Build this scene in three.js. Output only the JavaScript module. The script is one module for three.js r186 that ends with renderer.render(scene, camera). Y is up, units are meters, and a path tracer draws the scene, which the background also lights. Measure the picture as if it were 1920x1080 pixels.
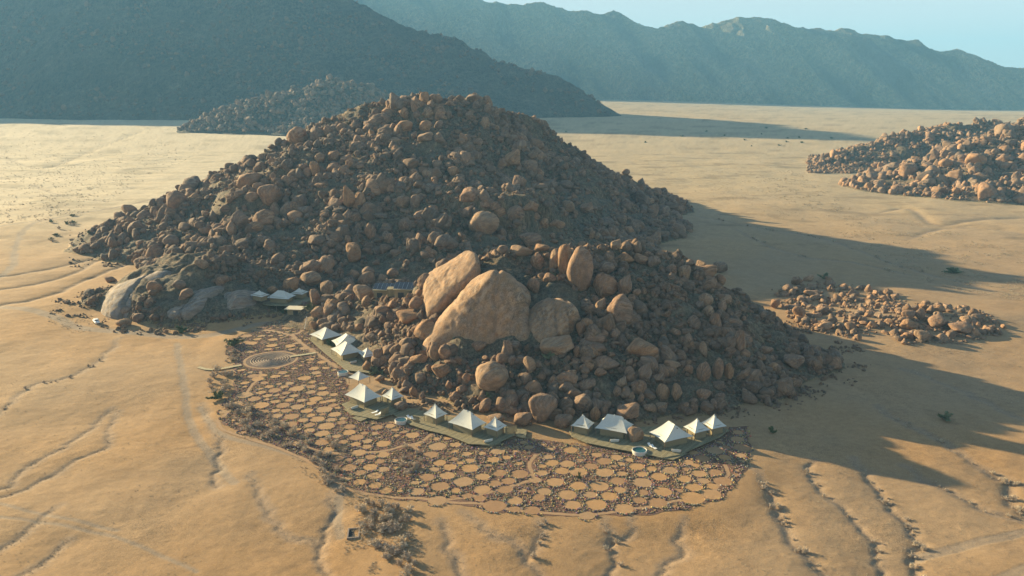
import * as THREE from 'three';
import { ImprovedNoise } from 'three/addons/math/ImprovedNoise.js';
import { mergeGeometries, mergeVertices, toCreasedNormals } from 'three/addons/utils/BufferGeometryUtils.js';
import { RoundedBoxGeometry } from 'three/addons/geometries/RoundedBoxGeometry.js';

// ------------------------------------------------------------------ camera, sky, sun, exposure
const scene = new THREE.Scene();
const CAM_H = 100, FOCAL = 1500, PITCH = 14.2 * Math.PI / 180;      // drone 100 m above the pan; focal length in 1920-wide pixels
const camera = new THREE.PerspectiveCamera(2 * Math.atan(540 / FOCAL) * 180 / Math.PI, 16 / 9, 1, 30000);
camera.position.set(0, CAM_H, 0);
camera.rotation.set(-PITCH, 0, 0);
const renderer = new THREE.WebGLRenderer({ antialias: true });
renderer.toneMapping = THREE.LinearToneMapping;
renderer.toneMappingExposure = 3.7;
renderer.shadowMap.enabled = true;
const SUN_EL = 14.5 * Math.PI / 180, SUN_AZ = 34 * Math.PI / 180;   // low, from the far left
const sunDir = new THREE.Vector3(-Math.cos(SUN_AZ) * Math.cos(SUN_EL), Math.sin(SUN_EL), -Math.sin(SUN_AZ) * Math.cos(SUN_EL));
const sun = new THREE.DirectionalLight(new THREE.Color(1, 0.80, 0.46), 5);
sun.target.position.set(0, 0, -400); scene.add(sun.target);
sun.position.copy(sun.target.position).addScaledVector(sunDir, 1500);
sun.castShadow = true; sun.shadow.mapSize.set(4096, 4096);
Object.assign(sun.shadow.camera, { left: -700, right: 700, top: 500, bottom: -500, near: 10, far: 4000 });
scene.add(sun);
{
  const SKY = 0.225, W = 512, Hh = 256, data = new Float32Array(W * Hh * 4), d = new THREE.Vector3();
  for (let j = 0; j < Hh; j++) for (let i = 0; i < W; i++) {
    const v = (j + 0.5) / Hh, u = (i + 0.5) / W, el = (v - 0.5) * Math.PI, az = (u - 0.5) * 2 * Math.PI;
    d.set(Math.cos(el) * Math.cos(az), Math.sin(el), Math.cos(el) * Math.sin(az));
    const t = Math.pow(Math.max(0, d.y), 0.42), c = Math.max(0, d.dot(sunDir)), glow = 0.35 * Math.pow(c, 6) + 0.5 * Math.pow(c, 40);
    const k = (j * W + i) * 4;
    data[k] = (1.60 * (1 - t) + 0.02 * t) + glow * 1.0;
    data[k + 1] = (1.65 * (1 - t) + 0.13 * t) + glow * 0.85;
    data[k + 2] = (1.56 * (1 - t) + 0.36 * t) + glow * 0.6;
    data[k] *= SKY; data[k + 1] *= SKY; data[k + 2] *= SKY; data[k + 3] = 1;
  }
  const tex = new THREE.DataTexture(data, W, Hh, THREE.RGBAFormat, THREE.FloatType);
  tex.mapping = THREE.EquirectangularReflectionMapping; tex.magFilter = THREE.LinearFilter; tex.needsUpdate = true;
  scene.background = tex; scene.environment = tex;
  scene.backgroundIntensity = 1; scene.environmentIntensity = 1;
}
scene.fog = new THREE.FogExp2(new THREE.Color(0.26, 0.62, 1.0), 0.00013);

// ------------------------------------------------------------------ helpers
let seed = 1;
function rnd() { seed = (seed + 0x6D2B79F5) | 0; let t = Math.imul(seed ^ (seed >>> 15), 1 | seed); t = (t + Math.imul(t ^ (t >>> 7), 61 | t)) ^ t; return ((t ^ (t >>> 14)) >>> 0) / 4294967296; }
const rr = (a, b) => a + (b - a) * rnd();
const pn = new ImprovedNoise();
const n2 = (x, y, s = 0.5) => pn.noise(x, y, s * 17.31 + 0.37);
const fbm = (x, y, o = 4, s = 0) => { let a = 0, f = 1, w = 0.5; for (let i = 0; i < o; i++) { a += w * n2(x * f + 11.7 * i, y * f - 7.3 * i, s + i); f *= 2.03; w *= 0.5; } return a; };
const clamp = (x, a = 0, b = 1) => x < a ? a : x > b ? b : x;
const sst = (a, b, x) => { const t = clamp((x - a) / (b - a)); return t * t * (3 - 2 * t); };
const lerp = (a, b, t) => a + (b - a) * t;
const SINP = Math.sin(PITCH), COSP = Math.cos(PITCH);
// view-plane measurement helper: direction (x, y, forward) of a point of the survey photograph
const dirOf = (px, py) => { const u = px - 960, v = 540 - py; return [u, -FOCAL * SINP + v * COSP, FOCAL * COSP + v * SINP]; };
const atLevel = (px, py, y = 0) => { const [a, b, c] = dirOf(px, py), s = (y - CAM_H) / b; return [a * s, c * s]; };      // (x, g) on a level
const atDist = (px, py, g) => { const [a, b, c] = dirOf(px, py), s = g / c; return [a * s, CAM_H + b * s]; };              // (x, height) at a distance
const mpp = (g, y = 0) => (g * COSP + (CAM_H - y) * SINP) / FOCAL;                                                          // metres in one survey pixel
const names = {};
function numbered(n) { const k = names[n] = (names[n] ?? -1) + 1; return k ? `${n}_${String(k).padStart(3, '0')}` : n; }
function put(o, name, label, category, group, kind) {
  o.name = numbered(name); o.userData = {};
  if (label) o.userData.label = label; if (category) o.userData.category = category;
  if (group) o.userData.group = group; if (kind) o.userData.kind = kind;
  o.traverse(m => { if (m.isMesh) { m.castShadow = true; m.receiveShadow = true; } });
  scene.add(o); return o;
}
function part(geo, mat, name, parent) { const m = new THREE.Mesh(geo, mat); m.name = name; m.castShadow = m.receiveShadow = true; parent.add(m); return m; }
const C = (r, g, b) => new THREE.Color().setRGB(r, g, b);
function inPoly(x, y, P) { let c = false; for (let i = 0, j = P.length - 1; i < P.length; j = i++) { const a = P[i], b = P[j]; if ((a[1] > y) !== (b[1] > y) && x < (b[0] - a[0]) * (y - a[1]) / (b[1] - a[1]) + a[0]) c = !c; } return c; }
function segD(x, y, a, b) { const dx = b[0] - a[0], dy = b[1] - a[1], t = clamp(((x - a[0]) * dx + (y - a[1]) * dy) / (dx * dx + dy * dy + 1e-9)); return Math.hypot(x - a[0] - t * dx, y - a[1] - t * dy); }
function polyD(x, y, P, closed) { let d = 1e9; for (let i = 0; i < P.length - (closed ? 0 : 1); i++) d = Math.min(d, segD(x, y, P[i], P[(i + 1) % P.length])); return d; }
function smooth(P, k = 8, wob = 0) { // Catmull-Rom through [x, g] points, with a little wander
  const c = new THREE.CatmullRomCurve3(P.map(p => new THREE.Vector3(p[0], 0, p[1]))), N = P.length * k, out = [];
  for (let i = 0; i <= N; i++) { const p = c.getPoint(i / N); out.push([p.x + wob * n2(p.x * 0.13, p.z * 0.13, 3) + wob * 0.5 * n2(p.x * 0.4, p.z * 0.4, 5), p.z + wob * n2(p.x * 0.13, p.z * 0.13, 9)]); }
  return out;
}
// textures
function tex(n, fn, srgb, rep) {
  const d = new Uint8Array(n * n * 4);
  for (let j = 0; j < n; j++) for (let i = 0; i < n; i++) { const c = fn(i / n, j / n), k = (j * n + i) * 4; d[k] = clamp(c[0]) * 255; d[k + 1] = clamp(c[1]) * 255; d[k + 2] = clamp(c[2]) * 255; d[k + 3] = 255; }
  const t = new THREE.DataTexture(d, n, n); t.wrapS = t.wrapT = THREE.RepeatWrapping; t.magFilter = THREE.LinearFilter; t.minFilter = THREE.LinearMipmapLinearFilter; t.generateMipmaps = true;
  if (srgb) t.colorSpace = THREE.SRGBColorSpace; if (rep) t.repeat.set(rep[0], rep[1]); t.needsUpdate = true; return t;
}
const TAU = Math.PI * 2;
// tileable noise: a torus-free blend of a patch with itself shifted
function tn(u, v, f, s) { // periodic by blending
  const g = (x, y) => pn.noise(x * f, y * f, s); const a = g(u, v), b = g(u - 1, v), c = g(u, v - 1), d = g(u - 1, v - 1);
  return lerp(lerp(a, b, u), lerp(c, d, u), v);
}
const sandMap = tex(1024, (u, v) => {
  const a = tn(u, v, 7, 1.3) * 0.05 + tn(u, v, 29, 2.7) * 0.06 + tn(u, v, 90, 4.1) * 0.09 + tn(u, v, 230, 8.8) * 0.14, p = tn(u, v, 150, 5.9);
  const s = 0.87 + a - (p > 0.42 ? 0.22 : 0) + (p < -0.45 ? 0.08 : 0); return [s, s * 0.995, s * 0.985];
}, true);
const sandBump = tex(1024, (u, v) => { const a = 0.5 + tn(u, v, 11, 3.3) * 0.15 + tn(u, v, 60, 6.4) * 0.25 + tn(u, v, 200, 1.9) * 0.35; return [a, a, a]; });
const rockMap = tex(512, (u, v) => {
  const sk = tn(u, v * 0.3 + 0.2, 26, 7.7), st = sk > 0.22 ? -0.5 * (sk - 0.22) : 0.03 * sk, gr = tn(u, v, 120, 9.1) * 0.22 + tn(u, v, 55, 4.6) * 0.2, bl = tn(u, v, 7, 3.8) * 0.26 + tn(u, v, 18, 5.8) * 0.14;
  const s = 0.86 + st + gr + bl, w = clamp(0.5 + tn(u, v, 9, 12.1) * 1.4); return [s, s * lerp(0.93, 1.0, w), s * lerp(0.86, 1.04, w)];
}, true);
const rockBump = tex(512, (u, v) => { const a = 0.5 + tn(u, v, 9, 1.1) * 0.35 + tn(u, v, 35, 2.1) * 0.3 + tn(u, v, 110, 3.1) * 0.25; return [a, a, a]; });
const debrisMap = tex(1024, (u, v) => {
  const cell = tn(u, v, 60, 2.5), c2 = tn(u, v, 140, 6.5), c3 = tn(u, v, 16, 8.2); const s = 0.78 + cell * 0.34 + c2 * 0.34 + c3 * 0.25; const g = clamp(0.5 + tn(u, v, 24, 11.2) * 1.6);
  return [s * lerp(1, 0.93, g), s, s * lerp(0.94, 0.97, g)];
}, true);
const clone = (t, x, y) => { const c = t.clone(); c.repeat.set(x, y); c.needsUpdate = true; return c; };
const M = (o) => new THREE.MeshStandardMaterial({ roughness: 0.95, metalness: 0, ...o });
const mGround = M({ vertexColors: true, map: sandMap, bumpMap: sandBump, bumpScale: 0.10 });
const mHill = M({ vertexColors: true, map: debrisMap, bumpMap: sandBump, bumpScale: 0.5 });
const mMount = M({ vertexColors: true, map: clone(debrisMap, 1, 1), bumpMap: clone(debrisMap, 1, 1), bumpScale: 7 });
const mRock = M({ map: rockMap, bumpMap: rockBump, bumpScale: 0.22, color: C(1, 1, 1) });

// ------------------------------------------------------------------ the lie of the land
const GARDEN = [[425, 640], [470, 622], [500, 606], [540, 594], [577, 600], [585, 625], [600, 650], [640, 690], [655, 745], [690, 785], [760, 800], [830, 815], [920, 840], [970, 822], [1060, 830], [1180, 850], [1250, 862], [1330, 830], [1372, 803], [1402, 800], [1408, 855], [1390, 895], [1345, 938], [1290, 955], [1230, 962], [1170, 966], [1060, 968], [980, 962], [910, 955], [860, 945], [740, 936], [655, 918], [605, 880], [520, 838], [440, 806], [410, 786], [428, 768], [412, 758], [440, 735], [440, 690], [422, 660]].map(p => atLevel(...p));
const ridgePts = (list) => list.map(([px, py, g, f, b]) => { const [x, h] = atDist(px, py, g); return { x, h, g, f, b }; });
// a hill given by its crest (x, h at distance g) and the distances of its front and back foot
function ridgeHill(P, prof, wob, wl) {
  P.sort((a, b) => a.x - b.x);
  return (x, g) => {
    const wx = x + wob * n2(x / wl, g / wl, 21), wg = g + wob * n2(x / wl, g / wl, 22);
    if (wx <= P[0].x || wx >= P[P.length - 1].x) return -1;
    let i = 0; while (P[i + 1].x < wx) i++;
    const a = P[i], b = P[i + 1], t = (wx - a.x) / (b.x - a.x);
    const R = lerp(a.g, b.g, t), h = lerp(a.h, b.h, t), f = lerp(a.f, b.f, t), k = lerp(a.b, b.b, t);
    const u = wg < R ? (wg - f) / (R - f) : (k - wg) / (k - R);
    return u <= 0 ? -1 : h * prof(clamp(u), wg < R);
  };
}
const rounded = u => Math.pow(u, 1.05) * (1 - 0.10 * u) / 0.9;
const bigHill = ridgeHill(ridgePts([[118, 474, 500, 480, 530], [150, 452, 515, 485, 560], [240, 400, 530, 472, 620], [330, 360, 545, 460, 680], [400, 330, 560, 430, 720], [480, 292, 575, 400, 760], [560, 238, 592, 388, 790], [640, 216, 602, 385, 800], [700, 201, 606, 385, 800], [790, 186, 612, 382, 800], [900, 184, 618, 380, 800], [960, 212, 628, 382, 800], [1040, 264, 640, 395, 800], [1130, 314, 655, 440, 790], [1200, 344, 668, 520, 770], [1245, 364, 684, 600, 750], [1285, 392, 690, 670, 710]]).map((p, i, A) => ({ ...p, h: Math.max(p.h, i && i < A.length - 1 ? 3 : 0) })), rounded, 16, 45);
const nearHill = ridgeHill([[-100, 345, 0, 330, 360], [-88, 340, 6, 322, 368], [-72, 338, 8.5, 300, 375], [-56, 325, 12, 280, 372], [-44, 318, 19, 266, 376], [-33, 312, 26, 252, 380], [-18, 306, 33, 241, 382], [0, 306, 36, 231, 382], [18, 310, 37, 229, 380], [43, 322, 38.5, 230, 378], [62, 320, 34, 234, 374], [79, 316, 27, 241, 366], [99, 308, 15, 252, 350], [112, 296, 6, 268, 325], [122, 284, 0, 278, 295]].map(([x, g, h, f, b]) => ({ x, g, h, f, b })), (u, fr) => fr ? Math.pow(u, 0.92) : rounded(u), 7, 22);
const knoll = ridgeHill([[-206, 372, 0, 366, 380], [-196, 375, 5, 358, 392], [-182, 380, 15, 345, 415], [-168, 383, 20, 336, 425], [-152, 384, 20, 331, 430], [-136, 384, 17, 332, 430], [-120, 386, 12, 340, 425], [-104, 390, 7, 352, 420], [-90, 392, 0, 375, 405]].map(([x, g, h, f, b]) => ({ x, g, h, f, b })), u => Math.pow(u, 0.72), 5, 18);
const rightHill = ridgeHill(ridgePts([[1592, 358, 790, 770, 820], [1640, 340, 800, 745, 860], [1700, 318, 810, 705, 900], [1780, 278, 825, 680, 930], [1850, 252, 840, 665, 950], [1920, 230, 850, 660, 960], [2050, 205, 850, 655, 980], [2250, 240, 850, 670, 960], [2420, 360, 850, 790, 900]]).map((p, i) => ({ ...p, h: i ? p.h : 0 })), rounded, 12, 35);
const rightBack = ridgeHill(ridgePts([[1512, 318, 1010, 985, 1040], [1560, 300, 1015, 965, 1070], [1620, 277, 1020, 950, 1100], [1700, 257, 1030, 940, 1120], [1780, 242, 1030, 930, 1130], [1850, 236, 1030, 930, 1130], [1950, 238, 1030, 930, 1130], [2150, 290, 1030, 950, 1100], [2250, 330, 1030, 1000, 1060]]).map((p, i) => ({ ...p, h: i ? p.h : 0 })), rounded, 12, 35);
const mound = (x, g) => { const p = atLevel(1740, 600); return 2.6 * Math.exp(-(((x - p[0]) / 42) ** 2) - (((g - p[1]) / 15) ** 2)); };
const bump = (x, g, cx, cg, rx, rg, h) => { const d = Math.hypot((x - cx) / rx, (g - cg) / rg); return h * sst(1.25, 0.7, d + 0.18 * n2(x / 7, g / 7, 19)); };
const SHELVES = [[-6, 476, 34, 26, 39.5], [-94, 480, 15, 16, 37], [-160, 500, 24, 20, 36], [-62, 596, 28, 18, 86]];
const bigExtra = (x, g) => bump(x, g, -60, 606, 32, 18, 4) + bump(x, g, -20, 612, 14, 14, 3) + bump(x, g, -150, 525, 30, 16, 5) + bump(x, g, 55, 560, 34, 16, 6) + (Math.abs(n2(x / 48, g / 40, 29)) * 8 - 2.4);
const rise = (g, x = 0) => 27 * sst(600, 2200, g) + sst(1800, 3500, g) * (13 - 40 * sst(200, 2100, x));
// rows (distance) and columns of the terrain
const rows = []; for (let g = -400; g < 130; g += 18) rows.push(g); for (let g = 130; g < 262; g += 0.45) rows.push(g); for (let g = 262; g < 480; g += 0.85) rows.push(g); for (let g = 480; g < 1150; g += 3) rows.push(g); for (let g = 1150; g < 11000; g *= 1.026) rows.push(g); rows.push(11000);
const NC = 800, NR = rows.length, halfW = g => 120 + Math.max(g, 120) * 1.4;
const UN = Array.from({ length: NC }, (_, i) => { const q = i / (NC - 1) * 2 - 1; return 0.6 * q + 0.4 * q * q * q * q * q; });
function colF(u) { if (u <= -1) return 0; if (u >= 1) return NC - 1.001; let a = 0, b = NC - 2; while (a < b) { const m = (a + b + 1) >> 1; if (UN[m] <= u) a = m; else b = m - 1; } return Math.min(a + (u - UN[a]) / (UN[a + 1] - UN[a]), NC - 1.001); }
const HT = new Float32Array(NC * NR), KIND = new Uint8Array(NC * NR), GM = new Float32Array(NC * NR);
const gb = GARDEN.reduce((a, p) => [Math.min(a[0], p[0]), Math.max(a[1], p[0]), Math.min(a[2], p[1]), Math.max(a[3], p[1])], [1e9, -1e9, 1e9, -1e9]);
function gardenMask(x, g) { if (x < gb[0] - 15 || x > gb[1] + 15 || g < gb[2] - 15 || g > gb[3] + 15) return 0; if (inPoly(x, g, GARDEN)) return 1; return 1 - sst(1, 11, polyD(x, g, GARDEN, true)); }
for (let j = 0; j < NR; j++) {
  const g = rows[j], w = halfW(g);
  for (let i = 0; i < NC; i++) {
    const x = UN[i] * w, k = j * NC + i, m = gardenMask(x, g); GM[k] = m;
    let h = rise(g, x) + (1 - m) * (fbm(x / 70, g / 70, 3, 1) * 2.2 + fbm(x / 14, g / 14, 3, 2) * 0.34 + (g < 600 ? n2(x / 3.1, g / 3.1, 4) * 0.06 + n2(x / 1.3, g / 1.3, 14) * 0.035 : 0)) * (g > 1400 ? 0.8 : 1) + mound(x, g);
    let best = 0.35, kd = 0; const base = h;
    const tryH = (v, id) => { if (v > 0) { const rough = fbm(x / 9, g / 9, 4, id) * 5 * sst(0, 8, v) + (Math.abs(n2(x / 26, g / 26, id + 3)) * 5 - 1.2) * sst(4, 20, v); let y = v + rough + (id === 2 ? bigExtra(x, g) * sst(2, 14, v) : 0); if (id === 2) for (const [cx, cg, rx, rg, top] of SHELVES) if (y < top && Math.abs(x - cx) < rx * 1.3 && Math.abs(g - cg) < rg * 1.3) y += Math.max(0, top + fbm(x / 8, g / 8, 2, 17) * 2 - y) * bump(x, g, cx, cg, rx, rg, 1); if (y > best) { best = y; kd = id; h = base * sst(6, 0, y) + y + (base > 4 ? base * (1 - sst(6, 0, y)) : 0); } } };
    if (g > 200 && g < 400) { tryH(nearHill(x, g) , 1); tryH(knoll(x, g), 3); }
    if (g > 300 && g < 440 && x > -210 && x < -80) tryH(knoll(x, g), 3);
    if (g > 360 && g < 820) tryH(bigHill(x, g), 2);
    if (g > 600 && g < 1000) tryH(rightHill(x, g), 4);
    if (g > 880 && g < 1160) tryH(rightBack(x, g), 5);
    HT[k] = h; KIND[k] = kd;
  }
}
const rowOf = g => { let a = 0, b = NR - 2; while (a < b) { const m = (a + b + 1) >> 1; if (rows[m] <= g) a = m; else b = m - 1; } return a; };
// washes and rills cut into the sand, [points], depth, width
const RILLS = [
  [[[1415, 878], [1450, 925], [1470, 970], [1490, 1010], [1530, 1050], [1570, 1090]], 0.9, 1.3], [[[1530, 858], [1522, 880], [1540, 910], [1590, 950], [1630, 1000], [1650, 1030], [1648, 1060], [1640, 1095]], 0.7, 0.9],
  [[[1590, 850], [1630, 890], [1660, 930], [1690, 965], [1710, 990], [1725, 1010], [1720, 1035], [1710, 1050], [1740, 1095]], 0.9, 1.1], [[[1700, 868], [1790, 915], [1850, 945], [1930, 965]], 0.8, 1.0], [[[1840, 872], [1890, 905], [1900, 940], [1930, 955]], 1.0, 1.6],
  [[[205, 758], [170, 800], [110, 840], [60, 870], [20, 905], [-30, 925]], 0.42, 0.7], [[[218, 765], [205, 800], [190, 835], [150, 855], [95, 890], [50, 910], [-30, 945]], 0.42, 0.7], [[[115, 948], [60, 990], [-20, 1045]], 0.38, 0.8], [[[125, 1010], [85, 1050], [30, 1090]], 0.38, 0.8],
  [[[225, 630], [190, 670], [165, 690], [140, 705], [110, 712], [60, 722], [15, 760], [-20, 785]], 0.38, 0.9], [[[195, 478], [130, 495], [50, 512], [-20, 520]], 0.7, 1.5], [[[265, 470], [190, 485], [130, 515], [40, 535], [-20, 545]], 0.8, 1.6], [[[305, 472], [210, 505], [160, 522], [100, 550], [20, 568], [-30, 575]], 0.9, 1.7],
  [[[822, 975], [850, 1030], [868, 1090]], 0.5, 0.9], [[[880, 965], [920, 995], [960, 1012], [1000, 1050], [1012, 1090]], 0.45, 0.9], [[[1022, 975], [1015, 1010], [1003, 1045]], 0.5, 0.9], [[[1135, 975], [1155, 1003], [1150, 1022], [1155, 1055], [1138, 1090]], 0.6, 0.8], [[[1182, 972], [1185, 995], [1152, 1015]], 0.5, 0.8], [[[1285, 975], [1268, 1005], [1280, 1030], [1250, 1070], [1240, 1090]], 0.5, 0.9],
  [[[375, 755], [390, 785], [405, 815], [415, 840], [405, 870], [400, 905]], 0.7, 0.8], [[[470, 880], [490, 930], [510, 970], [540, 1000], [605, 1012]], 0.4, 1.0], [[[626, 920], [622, 960], [612, 1010], [606, 1050], [625, 1090]], 0.7, 0.8],
  [[[1640, 760], [1720, 800], [1800, 845], [1890, 890], [1940, 910]], 0.5, 1.5], [[[1700, 690], [1780, 720], [1850, 750], [1940, 790]], 0.5, 1.6], [[[1300, 405], [1420, 425], [1540, 445], [1700, 500], [1860, 545]], 0.7, 2.5], [[[1380, 430], [1500, 480], [1600, 492], [1700, 512]], 0.6, 2.2], [[[1640, 400], [1700, 390], [1760, 420], [1850, 410], [1930, 405]], 1.0, 3.5], [[[1700, 450], [1780, 425], [1870, 430], [1930, 440]], 0.9, 3.5], [[[0, 300], [80, 320], [180, 290], [270, 262]], 0.8, 6], [[[60, 350], [130, 370], [200, 378]], 0.6, 5]];
const rillLines = RILLS.map(([P, d, w]) => [smooth(P.map(p => atLevel(...p)), 10, 2.2), d, w]);
const RD = new Float32Array(NC * NR).fill(1e9), RC = new Float32Array(NC * NR);
for (const [L, dep, wid] of rillLines) {
  const reach = 16 + wid * 4, acc = new Map();
  for (let s = 0; s < L.length - 1; s++) {
    const a = L[s], b = L[s + 1], j0 = rowOf(Math.min(a[1], b[1]) - reach), j1 = rowOf(Math.max(a[1], b[1]) + reach) + 1, taper = Math.min(1, s / 6 + 0.15);
    for (let j = j0; j <= Math.min(j1, NR - 1); j++) {
      const g = rows[j], w = halfW(g), i0 = Math.max(0, Math.floor(colF((Math.min(a[0], b[0]) - reach) / w))), i1 = Math.min(NC - 1, Math.ceil(colF((Math.max(a[0], b[0]) + reach) / w)));
      for (let i = i0; i <= i1; i++) { const x = UN[i] * w, d = segD(x, g, a, b), k = j * NC + i; const c = taper * dep * (0.34 * Math.exp(-((d / wid) ** 2)) + 0.85 * Math.exp(-d / (5 + wid))); if (!(acc.get(k) >= c)) acc.set(k, c); if (d < RD[k]) RD[k] = d; }
    }
  }
  for (const [k, c] of acc) RC[k] += c;
}
for (let k = 0; k < HT.length; k++) if (!KIND[k] && RC[k]) HT[k] -= RC[k] * (1 - GM[k]);
function H(x, g) {
  const j = rowOf(g), t = clamp((g - rows[j]) / (rows[j + 1] - rows[j])), s = (jj) => { const f = colF(x / halfW(rows[jj])), i = Math.floor(f); return lerp(HT[jj * NC + i], HT[jj * NC + i + 1], f - i); };
  return lerp(s(j), s(j + 1), t);
}
function kindAt(x, g) { const j = rowOf(g), f = Math.round(colF(x / halfW(rows[j]))); return KIND[j * NC + f]; }
function P3(px, py) { // where the survey ray first meets the land: [x, y, g]
  const [a, b, c] = dirOf(px, py); let s = 110 / c, ps = s;
  for (let it = 0; it < 4000; it++) { const g = c * s; if (CAM_H + b * s <= H(a * s, g)) { let lo = ps, hi = s; for (let q = 0; q < 14; q++) { const m = (lo + hi) / 2; if (CAM_H + b * m <= H(a * m, c * m)) hi = m; else lo = m; } return [a * hi, CAM_H + b * hi, c * hi]; } ps = s; s *= 1.004; if (g > 9000) break; }
  return [a * s, 0, c * s];
}
// vehicle tracks and worn paths: [points], half width, gap of the two wheel marks (0 = one path)
const TRACKS = [[[[-20, 528], [20, 505], [28, 470], [45, 432], [70, 418], [150, 400], [240, 384], [300, 372]], 0.7, 2.2], [[[-20, 428], [50, 418], [80, 414]], 0.5, 2.0], [[[-20, 572], [60, 582], [110, 596], [150, 612], [220, 618], [370, 628], [440, 618], [500, 606], [570, 614]], 2.2, 0], [[[-20, 968], [120, 985], [230, 1010], [370, 1070]], 0.25, 0], [[[-20, 940], [90, 965], [220, 992]], 0.25, 0], [[[1720, 1040], [1800, 1018], [1930, 990]], 0.3, 1.6], [[[1860, 1090], [1930, 1062]], 0.3, 1.6], [[[375, 762], [400, 800], [420, 815], [500, 838], [590, 870], [620, 905], [640, 922]], 0.6, 0], [[[640, 1000], [632, 960], [640, 925]], 0.8, 0], [[[330, 640], [345, 720], [360, 800], [440, 900]], 0.9, 0]].map(([P, w, gap]) => [smooth(P.map(p => atLevel(...p)), 8, 0.6), w, gap]);
const TRK = new Float32Array(NC * NR);
for (const [L, w0, gap] of TRACKS) for (let s = 0; s < L.length - 1; s++) {
  const a = L[s], b = L[s + 1], R = 5, j0 = rowOf(Math.min(a[1], b[1]) - R), j1 = rowOf(Math.max(a[1], b[1]) + R) + 1;
  for (let j = j0; j <= j1; j++) { const g = rows[j], w = halfW(g), i0 = Math.max(0, Math.floor(colF((Math.min(a[0], b[0]) - R) / w))), i1 = Math.min(NC - 1, Math.ceil(colF((Math.max(a[0], b[0]) + R) / w))); for (let i = i0; i <= i1; i++) { const d = segD(UN[i] * w, g, a, b), v = 1 - sst(w0, w0 + 0.7, Math.abs(d - gap / 2)); const k = j * NC + i; if (v > TRK[k]) TRK[k] = v; } }
}
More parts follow.
